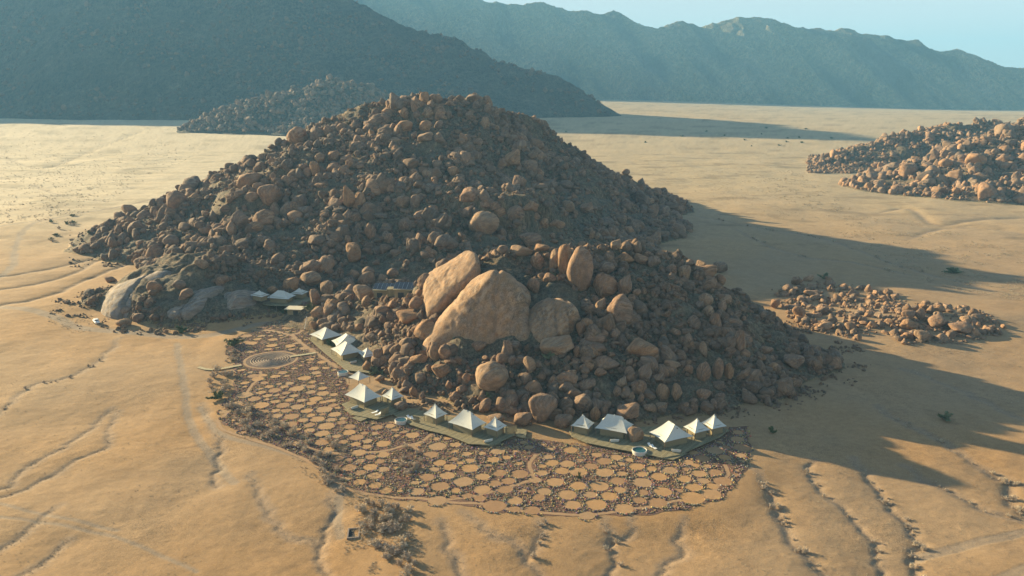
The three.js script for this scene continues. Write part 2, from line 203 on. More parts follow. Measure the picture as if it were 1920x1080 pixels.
{ // terrain meshes: the pan and, from the same grid, each hill
  const pos = new Float32Array(NC * NR * 3), col = new Float32Array(NC * NR * 3), uv = new Float32Array(NC * NR * 2);
  for (let j = 0; j < NR; j++) for (let i = 0; i < NC; i++) {
    const g = rows[j], x = UN[i] * halfW(g), k = j * NC + i;
    pos.set([x, HT[k] - TRK[k] * 0.08 * (KIND[k] ? 0 : 1 - GM[k]), -g], k * 3); uv.set([x / 42 + 0.1 * n2(x / 60, g / 60, 7), g / 42], k * 2);
    const n = fbm(x / 60, g / 60, 4, 5), nf = fbm(x / 9, g / 9, 3, 6), ns = fbm(x / 5, g / 40, 2, 8);
    let c;
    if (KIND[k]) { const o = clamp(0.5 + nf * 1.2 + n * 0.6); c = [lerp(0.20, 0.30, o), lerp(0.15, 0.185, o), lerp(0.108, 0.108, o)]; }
    else {
      const straw = sst(430, 760, g + 160 * n) * sst(80, -60, x + 60 * n), pale = sst(380, 900, g + 120 * n), red = clamp(0.45 + n * 1.1 - x / 900);
      c = [lerp(0.43, 0.50, red * 0.6), lerp(0.285, 0.265, red), lerp(0.155, 0.10, red)];
      c = c.map((v, q) => lerp(v, [0.62, 0.48, 0.28][q], 0.8 * pale)); c = c.map((v, q) => lerp(v, [0.78, 0.64, 0.42][q], 0.8 * straw));
      const patch = sst(0.08, 0.34, nf + 0.5 * ns); c = c.map((v, q) => v * lerp(1, [0.92, 0.91, 0.90][q], patch));
      if (g > 500) { const tuft = sst(0.06, 0.30, fbm(x / 60, g / 26, 4, 14) + 0.2 * ns), pl = sst(0.05, 0.3, fbm(x / 160, g / 60, 4, 15)); c = c.map((v, q) => v * lerp(1, [0.70, 0.69, 0.66][q], tuft) * lerp(1, [1.1, 1.1, 1.12][q], pl)); }
      if (RD[k] < 6) { const e = sst(2.6, 0.4, RD[k] + 1.6 * nf); c = c.map((v, q) => lerp(v, [0.34, 0.25, 0.175][q], 0.55 * e)); }
      c = c.map((v, q) => lerp(v, [0.35, 0.265, 0.185][q], 0.8 * TRK[k]));
    }
    const f = 1 + 0.13 * n2(x / 1.7, g / 1.7, 12); col.set(c.map(v => v * f), k * 3);
  }
  const idx = [[], [], [], [], [], []];
  for (let j = 0; j < NR - 1; j++) for (let i = 0; i < NC - 1; i++) {
    const a = j * NC + i, b = a + 1, c = a + NC, d = c + 1; const kd = KIND[a] || KIND[b] || KIND[c] || KIND[d]; idx[kd].push(a, b, d, a, d, c);
  }
  const full = new THREE.BufferGeometry(); full.setAttribute('position', new THREE.BufferAttribute(pos, 3)); full.setIndex(idx.flat()); full.computeVertexNormals(); const nor = full.attributes.normal.array;
  const info = [['ground', 'sandy desert plain of tan gravel furrowed by shallow washes'], ['hill', 'boulder-strewn granite hill behind the row of white tents'], ['hill', 'largest dark boulder hill rising behind the tent camp'], ['hill', 'low grey rock knoll beside the parked white pickup'], ['hill', 'sunlit boulder hill cut by the right edge'], ['hill', 'low boulder ridge behind the sunlit hill at the right']];
  for (let q = 0; q < 6; q++) {
    const map = new Int32Array(NC * NR).fill(-1), I = new Uint32Array(idx[q].length); let n = 0;
    for (let t = 0; t < I.length; t++) { const v = idx[q][t]; if (map[v] < 0) map[v] = n++; I[t] = map[v]; }
    const p = new Float32Array(n * 3), c = new Float32Array(n * 3), u = new Float32Array(n * 2), nn = new Float32Array(n * 3);
    for (let v = 0; v < map.length; v++) if (map[v] >= 0) { const m = map[v]; for (let e = 0; e < 3; e++) { p[m * 3 + e] = pos[v * 3 + e]; c[m * 3 + e] = col[v * 3 + e]; nn[m * 3 + e] = nor[v * 3 + e]; } u[m * 2] = uv[v * 2]; u[m * 2 + 1] = uv[v * 2 + 1]; }
    const geo = new THREE.BufferGeometry(); geo.setAttribute('position', new THREE.BufferAttribute(p, 3)); geo.setAttribute('color', new THREE.BufferAttribute(c, 3)); geo.setAttribute('uv', new THREE.BufferAttribute(u, 2)); geo.setAttribute('normal', new THREE.BufferAttribute(nn, 3)); geo.setIndex(new THREE.BufferAttribute(I, 1));
    put(new THREE.Mesh(geo, q ? mHill : mGround), info[q][0], info[q][1], q ? 'hill' : 'ground', null, 'structure');
  }
}
// ------------------------------------------------------------------ mountains and the far boulder hill
function landSheet(name, label, cat, fn, x0, x1, g0, g1, nx, ng, colour, uvs, mat = mMount) {
  const pos = [], col = [], uv = [], hs = [], ix = [];
  for (let j = 0; j <= ng; j++) for (let i = 0; i <= nx; i++) { const x = lerp(x0, x1, i / nx), g = lerp(g0, g1, j / ng), h = fn(x, g); hs.push(h); pos.push(x, h, -g); uv.push(x / uvs, g / uvs); col.push(...colour(x, g, h)); }
  for (let j = 0; j < ng; j++) for (let i = 0; i < nx; i++) { const a = j * (nx + 1) + i, b = a + 1, c = a + nx + 1, d = c + 1; if (Math.max(hs[a], hs[b], hs[c], hs[d]) > 0) ix.push(a, b, d, a, d, c); }
  const geo = new THREE.BufferGeometry(); geo.setAttribute('position', new THREE.Float32BufferAttribute(pos, 3)); geo.setAttribute('color', new THREE.Float32BufferAttribute(col, 3)); geo.setAttribute('uv', new THREE.Float32BufferAttribute(uv, 2)); geo.setIndex(ix); geo.computeVertexNormals();
  return put(new THREE.Mesh(geo, mat), name, label, cat, null, 'structure');
}
const ridged = (x, y, o, s) => { let a = 0, w = 0.55, f = 1; for (let i = 0; i < o; i++) { a += w * (1 - 2 * Math.abs(n2(x * f + 5 * i, y * f, s + i))); f *= 2.1; w *= 0.5; } return a; };
const leftCrest = [[-4200, 3100, 420, 2500], [-2900, 2720, 425, 2150], [-2100, 2600, 438, 2050], [-1500, 2530, 480, 1960], [-1000, 2450, 530, 1870], [-700, 2400, 425, 1850], [-420, 2330, 318, 1840], [-290, 2290, 262, 1850], [-160, 2250, 220, 1870], [-60, 2200, 170, 1890], [55, 2140, 127, 1930], [150, 2090, 88, 1960], [240, 2050, 50, 1990], [300, 2040, 20, 2020]].map(([x, g, h, f]) => ({ x, g, h: h - 20, f, b: g * 2 - f + 200 }));
const leftFn0 = ridgeHill(leftCrest, u => u, 55, 260);
const leftFn = (x, g) => { const v = leftFn0(x, g); if (v < 0) return -30; return 20 + v + sst(5, 90, v) * (fbm(x / 190, g / 190, 4, 31) * 26 + fbm(x / 36, g / 36, 4, 33) * 20) + fbm(x / 14, g / 14, 2, 35) * 7 * sst(0, 40, v); };
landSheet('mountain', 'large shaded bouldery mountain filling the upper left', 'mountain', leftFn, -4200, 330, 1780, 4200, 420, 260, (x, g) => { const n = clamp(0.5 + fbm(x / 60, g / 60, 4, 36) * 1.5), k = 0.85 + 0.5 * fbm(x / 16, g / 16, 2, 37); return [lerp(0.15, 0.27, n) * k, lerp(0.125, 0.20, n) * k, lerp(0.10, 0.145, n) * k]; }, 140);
const farSky = [[560, -70], [640, -48], [690, -28], [780, -18], [860, -8], [900, -3], [960, 4], [1010, 6], [1060, 14], [1110, 26], [1150, 22], [1190, 40], [1235, 49], [1270, 37], [1340, 36], [1400, 34], [1440, 30], [1475, 36], [1500, 45], [1545, 57], [1590, 55], [1630, 50], [1690, 70], [1740, 90], [1790, 98], [1830, 100], [1870, 112], [1920, 124], [2050, 145], [2250, 165], [2450, 178]];
const farCrest = farSky.map(([px, py]) => { const t = clamp((px - 1000) / 920), foot = lerp(3650, 3430, t), h0 = atDist(px, py, foot + 400)[1], g = foot + (h0 + 20) * 1.3, [x, h] = atDist(px, py + 6, g); return { x, h: h - 4, g, f: foot, b: g + (h0 + 60) * 2 }; });
let farU = 0;
const farFn0 = ridgeHill(farCrest, (u, fr) => { farU = u; return fr ? Math.pow(u, 1.12) : u; }, 12, 200);
const farFn = (x, g) => { const v = farFn0(x, g); if (v < 0) return -30; const a = sst(0, 120, v) * (1 - 0.5 * sst(0.75, 1, farU)); return 4 + v + a * ((ridged((x + 0.35 * g) / 260, g / 900, 4, 41) - 0.35) * 95 + fbm(x / 120, g / 160, 4, 43) * 34 + fbm(x / 34, g / 34, 3, 44) * 12); };
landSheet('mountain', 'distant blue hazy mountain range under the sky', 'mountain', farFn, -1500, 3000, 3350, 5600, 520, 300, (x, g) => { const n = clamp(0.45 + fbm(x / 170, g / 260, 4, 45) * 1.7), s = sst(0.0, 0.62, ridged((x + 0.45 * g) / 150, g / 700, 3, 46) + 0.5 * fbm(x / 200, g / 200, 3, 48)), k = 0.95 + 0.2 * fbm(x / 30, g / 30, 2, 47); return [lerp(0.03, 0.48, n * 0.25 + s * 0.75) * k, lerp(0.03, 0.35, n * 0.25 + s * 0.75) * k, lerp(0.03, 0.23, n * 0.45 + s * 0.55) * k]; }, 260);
const midCrest = [[318, 240, 1520, 1490, 1560], [370, 226, 1550, 1475, 1650], [430, 205, 1590, 1465, 1720], [520, 172, 1620, 1450, 1780], [600, 152, 1650, 1440, 1830], [665, 156, 1660, 1440, 1840], [740, 186, 1660, 1450, 1840], [830, 215, 1660, 1500, 1800], [900, 240, 1650, 1560, 1740]].map(([px, py, g, f, b]) => { const [x, h] = atDist(px, py, g); return { x, h: px < 330 || px > 890 ? 0 : Math.max(0, h - 14), g, f, b }; });
const midFn0 = ridgeHill(midCrest, rounded, 30, 90);
const midFn = (x, g) => { const v = midFn0(x, g); if (v < 0) return -30; return 14 + v + fbm(x / 22, g / 22, 4, 51) * 20 * sst(0, 20, v); };
landSheet('hill', 'hazy grey boulder hill at the foot of the shaded mountain', 'hill', midFn, -760, 60, 1420, 1860, 240, 130, (x, g) => { const n = clamp(0.5 + fbm(x / 20, g / 20, 4, 53) * 1.6); return [lerp(0.17, 0.32, n), lerp(0.14, 0.24, n), lerp(0.11, 0.17, n)]; }, 60);

// ------------------------------------------------------------------ boulders
function rockGeo(sd, detail, planes, pw, rough = 1) {
  const keep = seed; seed = sd * 7919 + 13;
  const N = [], ph = rnd() * TAU; for (let i = 0; i < planes; i++) { const y = 1 - 2 * (i + 0.5) / planes, a = ph + i * 2.39996, r = Math.sqrt(1 - y * y); N.push([r * Math.cos(a) + rr(-0.28, 0.28), y + rr(-0.28, 0.28), r * Math.sin(a) + rr(-0.28, 0.28), rr(0.78, 1.05)]); }
  for (const n of N) { const l = Math.hypot(n[0], n[1], n[2]); n[0] /= l; n[1] /= l; n[2] /= l; }
  const o = rnd() * 50; seed = keep;
  let g = new THREE.IcosahedronGeometry(1, detail); g.deleteAttribute('uv'); g.deleteAttribute('normal'); g = mergeVertices(g, 1e-4);
  const p = g.attributes.position, uv = []; let mx = [0, 0, 0];
  for (let i = 0; i < p.count; i++) {
    const x = p.getX(i), y = p.getY(i), z = p.getZ(i); let s = 0;
    for (const n of N) { const d = (x * n[0] + y * n[1] + z * n[2]) / n[3]; if (d > 0) s += Math.pow(d, pw); }
    let r = Math.pow(s, -1 / pw); r *= 1 + rough * (0.07 * pn.noise(x * 1.7 + o, y * 1.7, z * 1.7) + 0.035 * pn.noise(x * 4.5, y * 4.5 + o, z * 4.5) + 0.018 * pn.noise(x * 11, y * 11, z * 11 + o));
    p.setXYZ(i, x * r, y * r, z * r); mx = [Math.max(mx[0], Math.abs(x * r)), Math.max(mx[1], Math.abs(y * r)), Math.max(mx[2], Math.abs(z * r))];
  }
  for (let i = 0; i < p.count; i++) { p.setXYZ(i, p.getX(i) / mx[0], p.getY(i) / mx[1], p.getZ(i) / mx[2]); uv.push(0.55 * (p.getX(i) + 0.8 * p.getZ(i)) + sd * 0.37, 0.5 * (p.getY(i) - 0.35 * p.getZ(i)) + sd * 0.21); }
  g.setAttribute('uv', new THREE.Float32BufferAttribute(uv, 2)); g.computeVertexNormals(); return g;
}
const ROUND = [1, 2, 3, 4, 5].map(s => rockGeo(s, 9, 9, 5.2)), BLOCK = [11, 12, 13, 14, 15].map(s => rockGeo(s, 9, 8, 10)), SLAB = [21, 22, 23].map(s => rockGeo(s, 9, 10, 8));
const rockMats = [[0.40, 0.25, 0.145], [0.36, 0.235, 0.145], [0.43, 0.26, 0.135], [0.32, 0.225, 0.15], [0.42, 0.285, 0.17]].map(c => M({ map: rockMap, bumpMap: rockBump, bumpScale: 0.25, color: C(...c) }));
const regionText = {
  front: ['granite boulder on the sunlit slope of the front hill', 'boulders on the front slope of the near hill'], crest: ['boulder in the row along the crest of the front hill', 'boulders along the front hill crest'],
  shade: ['boulder on the shaded right flank of the front hill', 'boulders on the shaded flank of the front hill'], tents: ['boulder at the hill foot just behind the white tents', 'boulders behind the tents'],
  saddle: ['upright boulder in the saddle near the solar panel sheds', 'boulders in the saddle between the two hills'], summit: ['boulder in the cluster on the summit of the largest hill', 'boulders on the summit of the largest hill'],
  big: ['boulder on the face of the largest hill', 'boulders on the face of the largest hill'], bigleft: ['boulder on the left flank of the largest hill', 'boulders on the left flank of the largest hill'],
  knoll: ['grey boulder on the low rock knoll near the pickup', 'boulders on the low knoll'], right: ['sunlit boulder on the hill at the right edge', 'boulders on the right hill'], outlier: ['rounded boulder in the low outcrop right of the front hill', 'boulders in the low outcrop on the plain']
};
// [px of foot centre, py of foot, width, height, region, shape, special label]
const BOULDERS = [
  [1089, 549, 50, 88, 'crest', 'R', 'tallest egg-shaped orange monolith on the crest of the front hill'], [1059, 522, 26, 64, 'crest', 'R', 'tall thin slab leaning against the tallest egg-shaped monolith'], [1041, 506, 26, 44, 'crest', 'R', 'tall fin of rock left of the thin slab on the crest'], [1008, 507, 29, 38, 'crest', 'R', 'rounded upright boulder on the crest left of the monoliths'],
  [1137, 560, 50, 48, 'crest', 'B', 'square split block right of the tallest monolith'], [1172, 556, 33, 40, 'crest', 'B', 'wedge-shaped block behind the lower egg-shaped monolith'], [1162, 618, 56, 72, 'front', 'R', 'lower egg-shaped monolith standing below the split square block'], [1138, 513, 33, 22, 'crest', 'R', 'squat boulder perched above the square split block'],
  [1001, 551, 28, 31, 'front', 'R', 'leaning oval boulder between the two bare rock domes'], [1030, 529, 27, 18, 'front', 'R', 'small boulder with a green bush growing on top'], [1126, 590, 23, 31, 'front', 'B'], [1101, 623, 31, 28, 'front', 'R'], [1137, 608, 18, 14, 'front', 'R'],
  [1148, 449, 18, 24, 'crest', 'R', 'pale upright boulder topping the back crest of the front hill'], [1111, 448, 14, 19, 'crest', 'R'], [1122, 450, 14, 16, 'crest', 'R'], [1100, 438, 14, 13, 'crest', 'R'], [1155, 471, 23, 23, 'crest', 'B', 'cube-like block under the pale boulder of the back crest'], [1175, 472, 20, 20, 'crest', 'R'], [1091, 467, 17, 16, 'crest', 'R'], [1173, 451, 15, 13, 'crest', 'B'],
  [1172, 496, 35, 23, 'crest', 'B'], [1204, 497, 30, 21, 'crest', 'B'], [1226, 502, 28, 22, 'crest', 'B'], [996, 462, 42, 26, 'crest', 'S', 'wide tilted boulder behind the crest of the front hill'], [1039, 457, 18, 9, 'crest', 'R'], [1036, 449, 15, 15, 'crest', 'R'], [975, 484, 45, 25, 'crest', 'B'], [942, 480, 21, 20, 'crest', 'R'], [913, 481, 17, 17, 'crest', 'R'], [926, 481, 15, 18, 'crest', 'R'], [1017, 473, 31, 16, 'crest', 'R'],
  [1285, 529, 27, 31, 'shade', 'R', 'rounded boulder catching light on the right shoulder of the front hill'], [1310, 523, 17, 17, 'shade', 'R'], [1294, 502, 18, 16, 'shade', 'B'], [1316, 509, 28, 21, 'shade', 'B'], [1353, 512, 28, 21, 'shade', 'R'], [1352, 535, 21, 21, 'shade', 'B'], [1260, 516, 21, 22, 'shade', 'R'], [1342, 626, 28, 40, 'shade', 'B'], [1330, 601, 26, 33, 'shade', 'R'], [1314, 584, 23, 22, 'shade', 'B'], [1325, 576, 30, 26, 'shade', 'R'], [1360, 574, 27, 22, 'shade', 'R'], [1433, 600, 20, 16, 'shade', 'R'], [1455, 579, 18, 18, 'shade', 'R'],
  [1388, 666, 28, 49, 'shade', 'B', 'tallest upright block on the shaded flank of the front hill'], [1371, 663, 20, 32, 'shade', 'R'], [1320, 716, 27, 37, 'shade', 'R'], [1347, 713, 22, 42, 'shade', 'R'], [1367, 711, 18, 30, 'shade', 'R'], [1453, 700, 27, 23, 'shade', 'R'], [1489, 692, 45, 27, 'shade', 'S', 'widest flat boulder at the right foot of the front hill'], [1437, 666, 30, 17, 'shade', 'S'], [1268, 756, 23, 44, 'shade', 'B'], [1244, 755, 27, 36, 'shade', 'B'], [1262, 698, 32, 25, 'shade', 'B'], [1300, 657, 18, 19, 'shade', 'B'], [1319, 669, 15, 30, 'shade', 'S'], [1293, 701, 20, 18, 'shade', 'R'], [1320, 752, 32, 22, 'shade', 'R'], [1340, 770, 22, 23, 'shade', 'R'], [1351, 756, 19, 18, 'shade', 'R'], [1302, 761, 21, 17, 'shade', 'R'], [1287, 771, 18, 19, 'shade', 'R'], [1440, 761, 14, 16, 'shade', 'R', 'lone boulder on the sand right of the shaded flank'], [1340, 653, 22, 15, 'shade', 'R'], [1347, 731, 26, 16, 'shade', 'S'],
  [1209, 678, 62, 42, 'front', 'R', 'large flat-topped round boulder resting high on the front slope'], [1043, 673, 69, 45, 'front', 'B', 'broad bare outcrop below the smaller rock dome'], [1109, 678, 38, 33, 'front', 'B'], [1083, 674, 17, 27, 'front', 'R'], [1116, 650, 42, 28, 'front', 'R'], [1138, 699, 53, 31, 'front', 'S', 'cracked wedge-shaped slab in the middle of the front slope'], [1125, 709, 26, 22, 'front', 'B'], [1105, 697, 19, 17, 'front', 'S'], [1181, 712, 22, 30, 'front', 'B'], [1209, 721, 29, 39, 'front', 'B'], [1235, 701, 31, 19, 'front', 'B'], [1236, 719, 28, 18, 'front', 'B'], [1193, 739, 27, 26, 'front', 'B'], [1168, 731, 23, 23, 'front', 'B'], [994, 699, 26, 31, 'front', 'R'], [987, 725, 23, 25, 'front', 'R'], [1037, 729, 18, 28, 'front', 'R'], [1066, 726, 47, 30, 'front', 'R'], [1102, 731, 38, 19, 'front', 'S'], [1078, 750, 30, 23, 'front', 'R'], [1091, 774, 39, 35, 'front', 'R'], [1118, 754, 18, 18, 'front', 'R'], [1158, 748, 22, 26, 'front', 'B'], [1171, 746, 14, 20, 'front', 'B'], [1184, 755, 14, 20, 'front', 'B'], [1203, 758, 14, 22, 'front', 'B'], [1138, 771, 18, 19, 'front', 'R'], [1220, 774, 27, 17, 'front', 'S'], [1240, 773, 26, 18, 'front', 'S'], [1040, 686, 14, 15, 'front', 'R'], [1010, 690, 13, 14, 'front', 'R'],
  [1018, 793, 60, 52, 'tents', 'R', 'large smooth boulder leaning uphill between the two tent groups'], [981, 802, 36, 27, 'tents', 'R', 'oval boulder at the deck end under the large smooth boulder'], [1068, 788, 24, 27, 'tents', 'R'], [1057, 806, 35, 28, 'tents', 'R'], [1116, 790, 20, 26, 'tents', 'R'], [1176, 796, 44, 40, 'tents', 'B', 'broad flat-faced boulder right behind the twin-peaked tent'], [1193, 832, 31, 30, 'tents', 'R', 'dark round boulder between two tents on the long deck'], [930, 796, 34, 19, 'tents', 'R'], [909, 777, 23, 30, 'tents', 'R', 'upright boulder behind the large left tent of the middle deck'], [958, 772, 31, 32, 'tents', 'R', 'pointed boulder with a split left side above the middle deck'], [981, 757, 20, 16, 'tents', 'R'], [944, 752, 14, 18, 'tents', 'R'],
  [918, 737, 68, 57, 'front', 'R', 'huge domed boulder overhanging the scree above the middle tents'], [763, 660, 34, 31, 'front', 'R', 'orange rounded block at the left edge of the front slope'], [800, 643, 50, 44, 'front', 'S', 'flat-topped tilted boulder left of the main rock dome'], [768, 608, 54, 26, 'front', 'R', 'long loaf-shaped boulder left of the main rock dome'], [781, 584, 31, 27, 'front', 'R', 'square boulder stacked above the long loaf-shaped boulder'], [736, 582, 28, 21, 'front', 'B'], [749, 592, 29, 18, 'front', 'S'], [832, 514, 31, 29, 'front', 'S'], [800, 546, 36, 34, 'front', 'S'], [822, 541, 22, 28, 'front', 'S'], [788, 557, 20, 16, 'front', 'R'], [811, 558, 17, 24, 'front', 'R'],
  [709, 684, 20, 29, 'front', 'R'], [722, 683, 17, 18, 'front', 'R'], [807, 668, 18, 28, 'front', 'R'], [816, 679, 24, 38, 'front', 'R'], [835, 677, 28, 32, 'front', 'R', 'dark round boulder of the split trio under the main dome'], [825, 708, 37, 25, 'front', 'S'], [749, 715, 28, 25, 'front', 'B'], [788, 721, 22, 21, 'front', 'R'], [766, 696, 19, 16, 'front', 'S'], [784, 682, 34, 17, 'front', 'S'], [875, 719, 18, 19, 'front', 'R'], [863, 711, 16, 15, 'front', 'R'], [843, 732, 15, 19, 'front', 'R'], [853, 753, 22, 20, 'front', 'R'], [862, 739, 17, 14, 'front', 'R'], [751, 771, 28, 21, 'tents', 'R', 'round boulder beside the small tent on the left deck'], [725, 744, 19, 14, 'tents', 'R'], [757, 739, 22, 14, 'tents', 'R'], [775, 745, 15, 20, 'tents', 'S'], [792, 753, 13, 18, 'tents', 'B'], [899, 660, 31, 19, 'front', 'R'], [689, 698, 20, 21, 'tents', 'R', 'rounded boulder at the end of the upper tent deck'], [712, 717, 20, 15, 'tents', 'R'], [954, 669, 17, 32, 'front', 'S'], [929, 679, 14, 13, 'front', 'R'], [735, 699, 17, 14, 'front', 'R'],
  [590, 575, 19, 33, 'saddle', 'R'], [612, 560, 27, 34, 'saddle', 'S', 'tallest upright slab in the saddle left of the solar sheds'], [621, 588, 26, 27, 'saddle', 'B'], [595, 598, 25, 24, 'saddle', 'B'], [598, 572, 25, 13, 'saddle', 'R'], [680, 564, 39, 31, 'saddle', 'R', 'broad boulder immediately left of the solar panel sheds'], [686, 577, 20, 24, 'saddle', 'R'], [544, 550, 31, 28, 'saddle', 'R', 'large round boulder directly behind the shaded tent trio'], [579, 537, 40, 28, 'saddle', 'R', 'broad boulder uphill of the shaded tent trio'], [510, 552, 22, 18, 'saddle', 'R'], [655, 541, 21, 16, 'saddle', 'R'], [636, 559, 15, 15, 'saddle', 'R'], [588, 618, 17, 16, 'saddle', 'R'], [629, 623, 19, 15, 'saddle', 'R'], [658, 623, 17, 14, 'saddle', 'R'], [641, 582, 20, 15, 'saddle', 'R'], [665, 524, 20, 18, 'saddle', 'R'], [690, 520, 24, 20, 'saddle', 'R'], [736, 521, 22, 18, 'saddle', 'R'], [716, 530, 20, 18, 'saddle', 'R'],
  [778, 213, 19, 36, 'summit', 'R', 'tall pillar boulder standing on the summit of the largest hill'], [795, 195, 20, 23, 'summit', 'R'], [818, 196, 28, 21, 'summit', 'R'], [758, 224, 23, 27, 'summit', 'R'], [781, 223, 18, 16, 'summit', 'R'], [802, 222, 23, 22, 'summit', 'R'], [826, 223, 27, 26, 'summit', 'B'], [729, 217, 32, 16, 'summit', 'R'], [842, 224, 12, 17, 'summit', 'R'], [880, 226, 15, 19, 'summit', 'B'], [892, 206, 15, 18, 'summit', 'B'], [911, 242, 18, 24, 'summit', 'B'], [822, 244, 18, 19, 'summit', 'R'], [758, 248, 31, 22, 'summit', 'R'], [797, 247, 23, 21, 'summit', 'R'], [890, 192, 35, 16, 'summit', 'R'], [776, 262, 12, 17, 'summit', 'B'], [795, 270, 29, 24, 'summit', 'B'], [821, 269, 24, 22, 'summit', 'B'], [738, 260, 22, 13, 'summit', 'R'], [737, 271, 26, 14, 'summit', 'R'], [697, 259, 15, 16, 'summit', 'R'], [711, 260, 13, 13, 'summit', 'R'],
  [959, 319, 31, 40, 'big', 'B', 'tall orange block on the right side of the largest hill'], [942, 318, 22, 25, 'big', 'B'], [598, 306, 22, 23, 'big', 'R'], [625, 304, 23, 21, 'big', 'R'], [648, 307, 24, 18, 'big', 'B'], [624, 325, 28, 20, 'big', 'B'], [590, 332, 18, 30, 'big', 'R'], [655, 398, 23, 52, 'big', 'B', 'tallest cracked pillar in the outcrop halfway up the largest hill'], [673, 400, 25, 41, 'big', 'B', 'leaning pillar against the tallest cracked pillar'], [678, 362, 15, 20, 'big', 'B'], [630, 394, 28, 22, 'big', 'S'], [883, 381, 49, 34, 'big', 'R', 'pale sunlit slab boulder on the shelf of the largest hill'], [914, 393, 30, 22, 'big', 'S'], [973, 355, 33, 27, 'big', 'B', 'bright tilted block perched on the shelf of the largest hill'], [955, 348, 10, 17, 'big', 'S'], [994, 399, 38, 25, 'big', 'B'], [966, 416, 36, 33, 'big', 'R'], [938, 407, 21, 18, 'big', 'S'], [908, 440, 60, 44, 'big', 'R'], [876, 413, 24, 28, 'big', 'B'], [1020, 430, 27, 25, 'big', 'R'], [1046, 432, 32, 22, 'big', 'R'], [754, 393, 28, 26, 'big', 'R'], [778, 392, 21, 27, 'big', 'R'], [785, 419, 28, 25, 'big', 'R'], [768, 472, 18, 26, 'big', 'B', 'left one of two upright blocks above the solar sheds'], [784, 472, 12, 19, 'big', 'B', 'smaller right one of two upright blocks above the solar sheds'], [662, 493, 30, 38, 'big', 'R'], [1066, 400, 24, 24, 'big', 'R'], [1100, 402, 26, 24, 'big', 'B'], [850, 330, 22, 18, 'big', 'R'], [803, 340, 24, 22, 'big', 'R'], [820, 318, 20, 18, 'big', 'R'], [1180, 440, 22, 16, 'big', 'R'],
  [556, 272, 43, 40, 'bigleft', 'R', 'smooth whaleback boulder on the left skyline of the largest hill'], [592, 265, 29, 33, 'bigleft', 'R'], [504, 387, 43, 41, 'bigleft', 'R', 'large pale-faced boulder high on the left flank'], [470, 382, 27, 22, 'bigleft', 'R'], [447, 436, 34, 43, 'bigleft', 'S', 'upright flat-faced orange slab on the left flank'], [477, 435, 28, 20, 'bigleft', 'R'], [325, 396, 41, 39, 'bigleft', 'R', 'big smooth boulder near the lower left skyline'], [363, 378, 21, 18, 'bigleft', 'R'], [319, 464, 31, 24, 'bigleft', 'R'], [365, 455, 22, 15, 'bigleft', 'R'], [250, 442, 30, 30, 'bigleft', 'R'], [463, 358, 44, 33, 'bigleft', 'R'], [521, 494, 26, 20, 'bigleft', 'S'], [240, 406, 29, 24, 'bigleft', 'R'], [196, 458, 20, 16, 'bigleft', 'R'], [540, 350, 26, 22, 'bigleft', 'R'], [420, 400, 24, 18, 'bigleft', 'R'], [200, 425, 22, 14, 'bigleft', 'R'],
  [376, 504, 27, 19, 'knoll', 'R'], [287, 551, 29, 26, 'knoll', 'R'], [334, 543, 26, 18, 'knoll', 'R'], [347, 563, 27, 25, 'knoll', 'B'], [277, 577, 18, 18, 'knoll', 'R'], [227, 613, 29, 17, 'knoll', 'R', 'rounded boulder on the sand beside the white pickup'], [236, 590, 26, 16, 'knoll', 'S'], [257, 606, 22, 18, 'knoll', 'R'], [205, 530, 22, 12, 'knoll', 'S'],
  [1853, 373, 37, 36, 'right', 'R', 'largest round boulder near the foot of the right hill'], [1836, 313, 40, 27, 'right', 'R', 'large tilted oval boulder halfway up the right hill'], [1822, 304, 25, 17, 'right', 'S'], [1777, 315, 25, 18, 'right', 'R'], [1775, 301, 24, 21, 'right', 'S'], [1805, 305, 17, 16, 'right', 'R'], [1877, 299, 17, 12, 'right', 'R'], [1795, 343, 27, 15, 'right', 'R'], [1750, 308, 16, 15, 'right', 'R'], [1650, 351, 24, 15, 'right', 'S'], [1632, 356, 15, 15, 'right', 'R'], [1908, 341, 18, 20, 'right', 'R'], [1852, 270, 26, 14, 'right', 'S'], [1887, 318, 22, 14, 'right', 'R'], [1795, 365, 18, 14, 'right', 'R'], [1905, 250, 26, 18, 'right', 'R'],
  [1706, 619, 31, 22, 'outlier', 'R', 'round sunlit boulder in front of the low outcrop'], [1706, 601, 28, 19, 'outlier', 'R'], [1728, 602, 20, 22, 'outlier', 'R'], [1732, 582, 18, 14, 'outlier', 'R'], [1763, 589, 23, 17, 'outlier', 'B'], [1749, 587, 14, 15, 'outlier', 'R'], [1762, 617, 39, 26, 'outlier', 'R'], [1812, 628, 59, 25, 'outlier', 'S', 'longest flat boulder of the low outcrop'], [1815, 606, 24, 14, 'outlier', 'R'], [1836, 603, 24, 14, 'outlier', 'R'], [1858, 626, 20, 15, 'outlier', 'R'], [1732, 642, 30, 22, 'outlier', 'R'], [1707, 637, 25, 14, 'outlier', 'S'], [1693, 631, 17, 14, 'outlier', 'R'], [1497, 535, 23, 16, 'outlier', 'R'], [1480, 551, 22, 18, 'outlier', 'R'], [1522, 557, 29, 13, 'outlier', 'S'], [1501, 597, 27, 24, 'outlier', 'R', 'shaded boulder in the gap between front hill and low outcrop'], [1545, 590, 24, 14, 'outlier', 'R']];
seed = 4242;
const bigRocks = [], anchors = BOULDERS.filter(b => b[6]).map(b => [b[0], b[1] - b[3] / 2, b[6].replace(/ (on|in|at|beside|between|behind|under|above|below|near|left|right|with|uphill|directly|immediately|leaning|standing|resting|perched|catching|overhanging|stacked|topping|halfway|high|alone|against|just)( |$).*/, '')]).filter(a => a[2].split(' ').length > 2 && !/^(left|smaller right) one/.test(a[2])), used = {}, ordinal = ['', 'second ', 'third ', 'fourth ', 'fifth ', 'sixth ', 'seventh ', 'eighth ', 'ninth '];
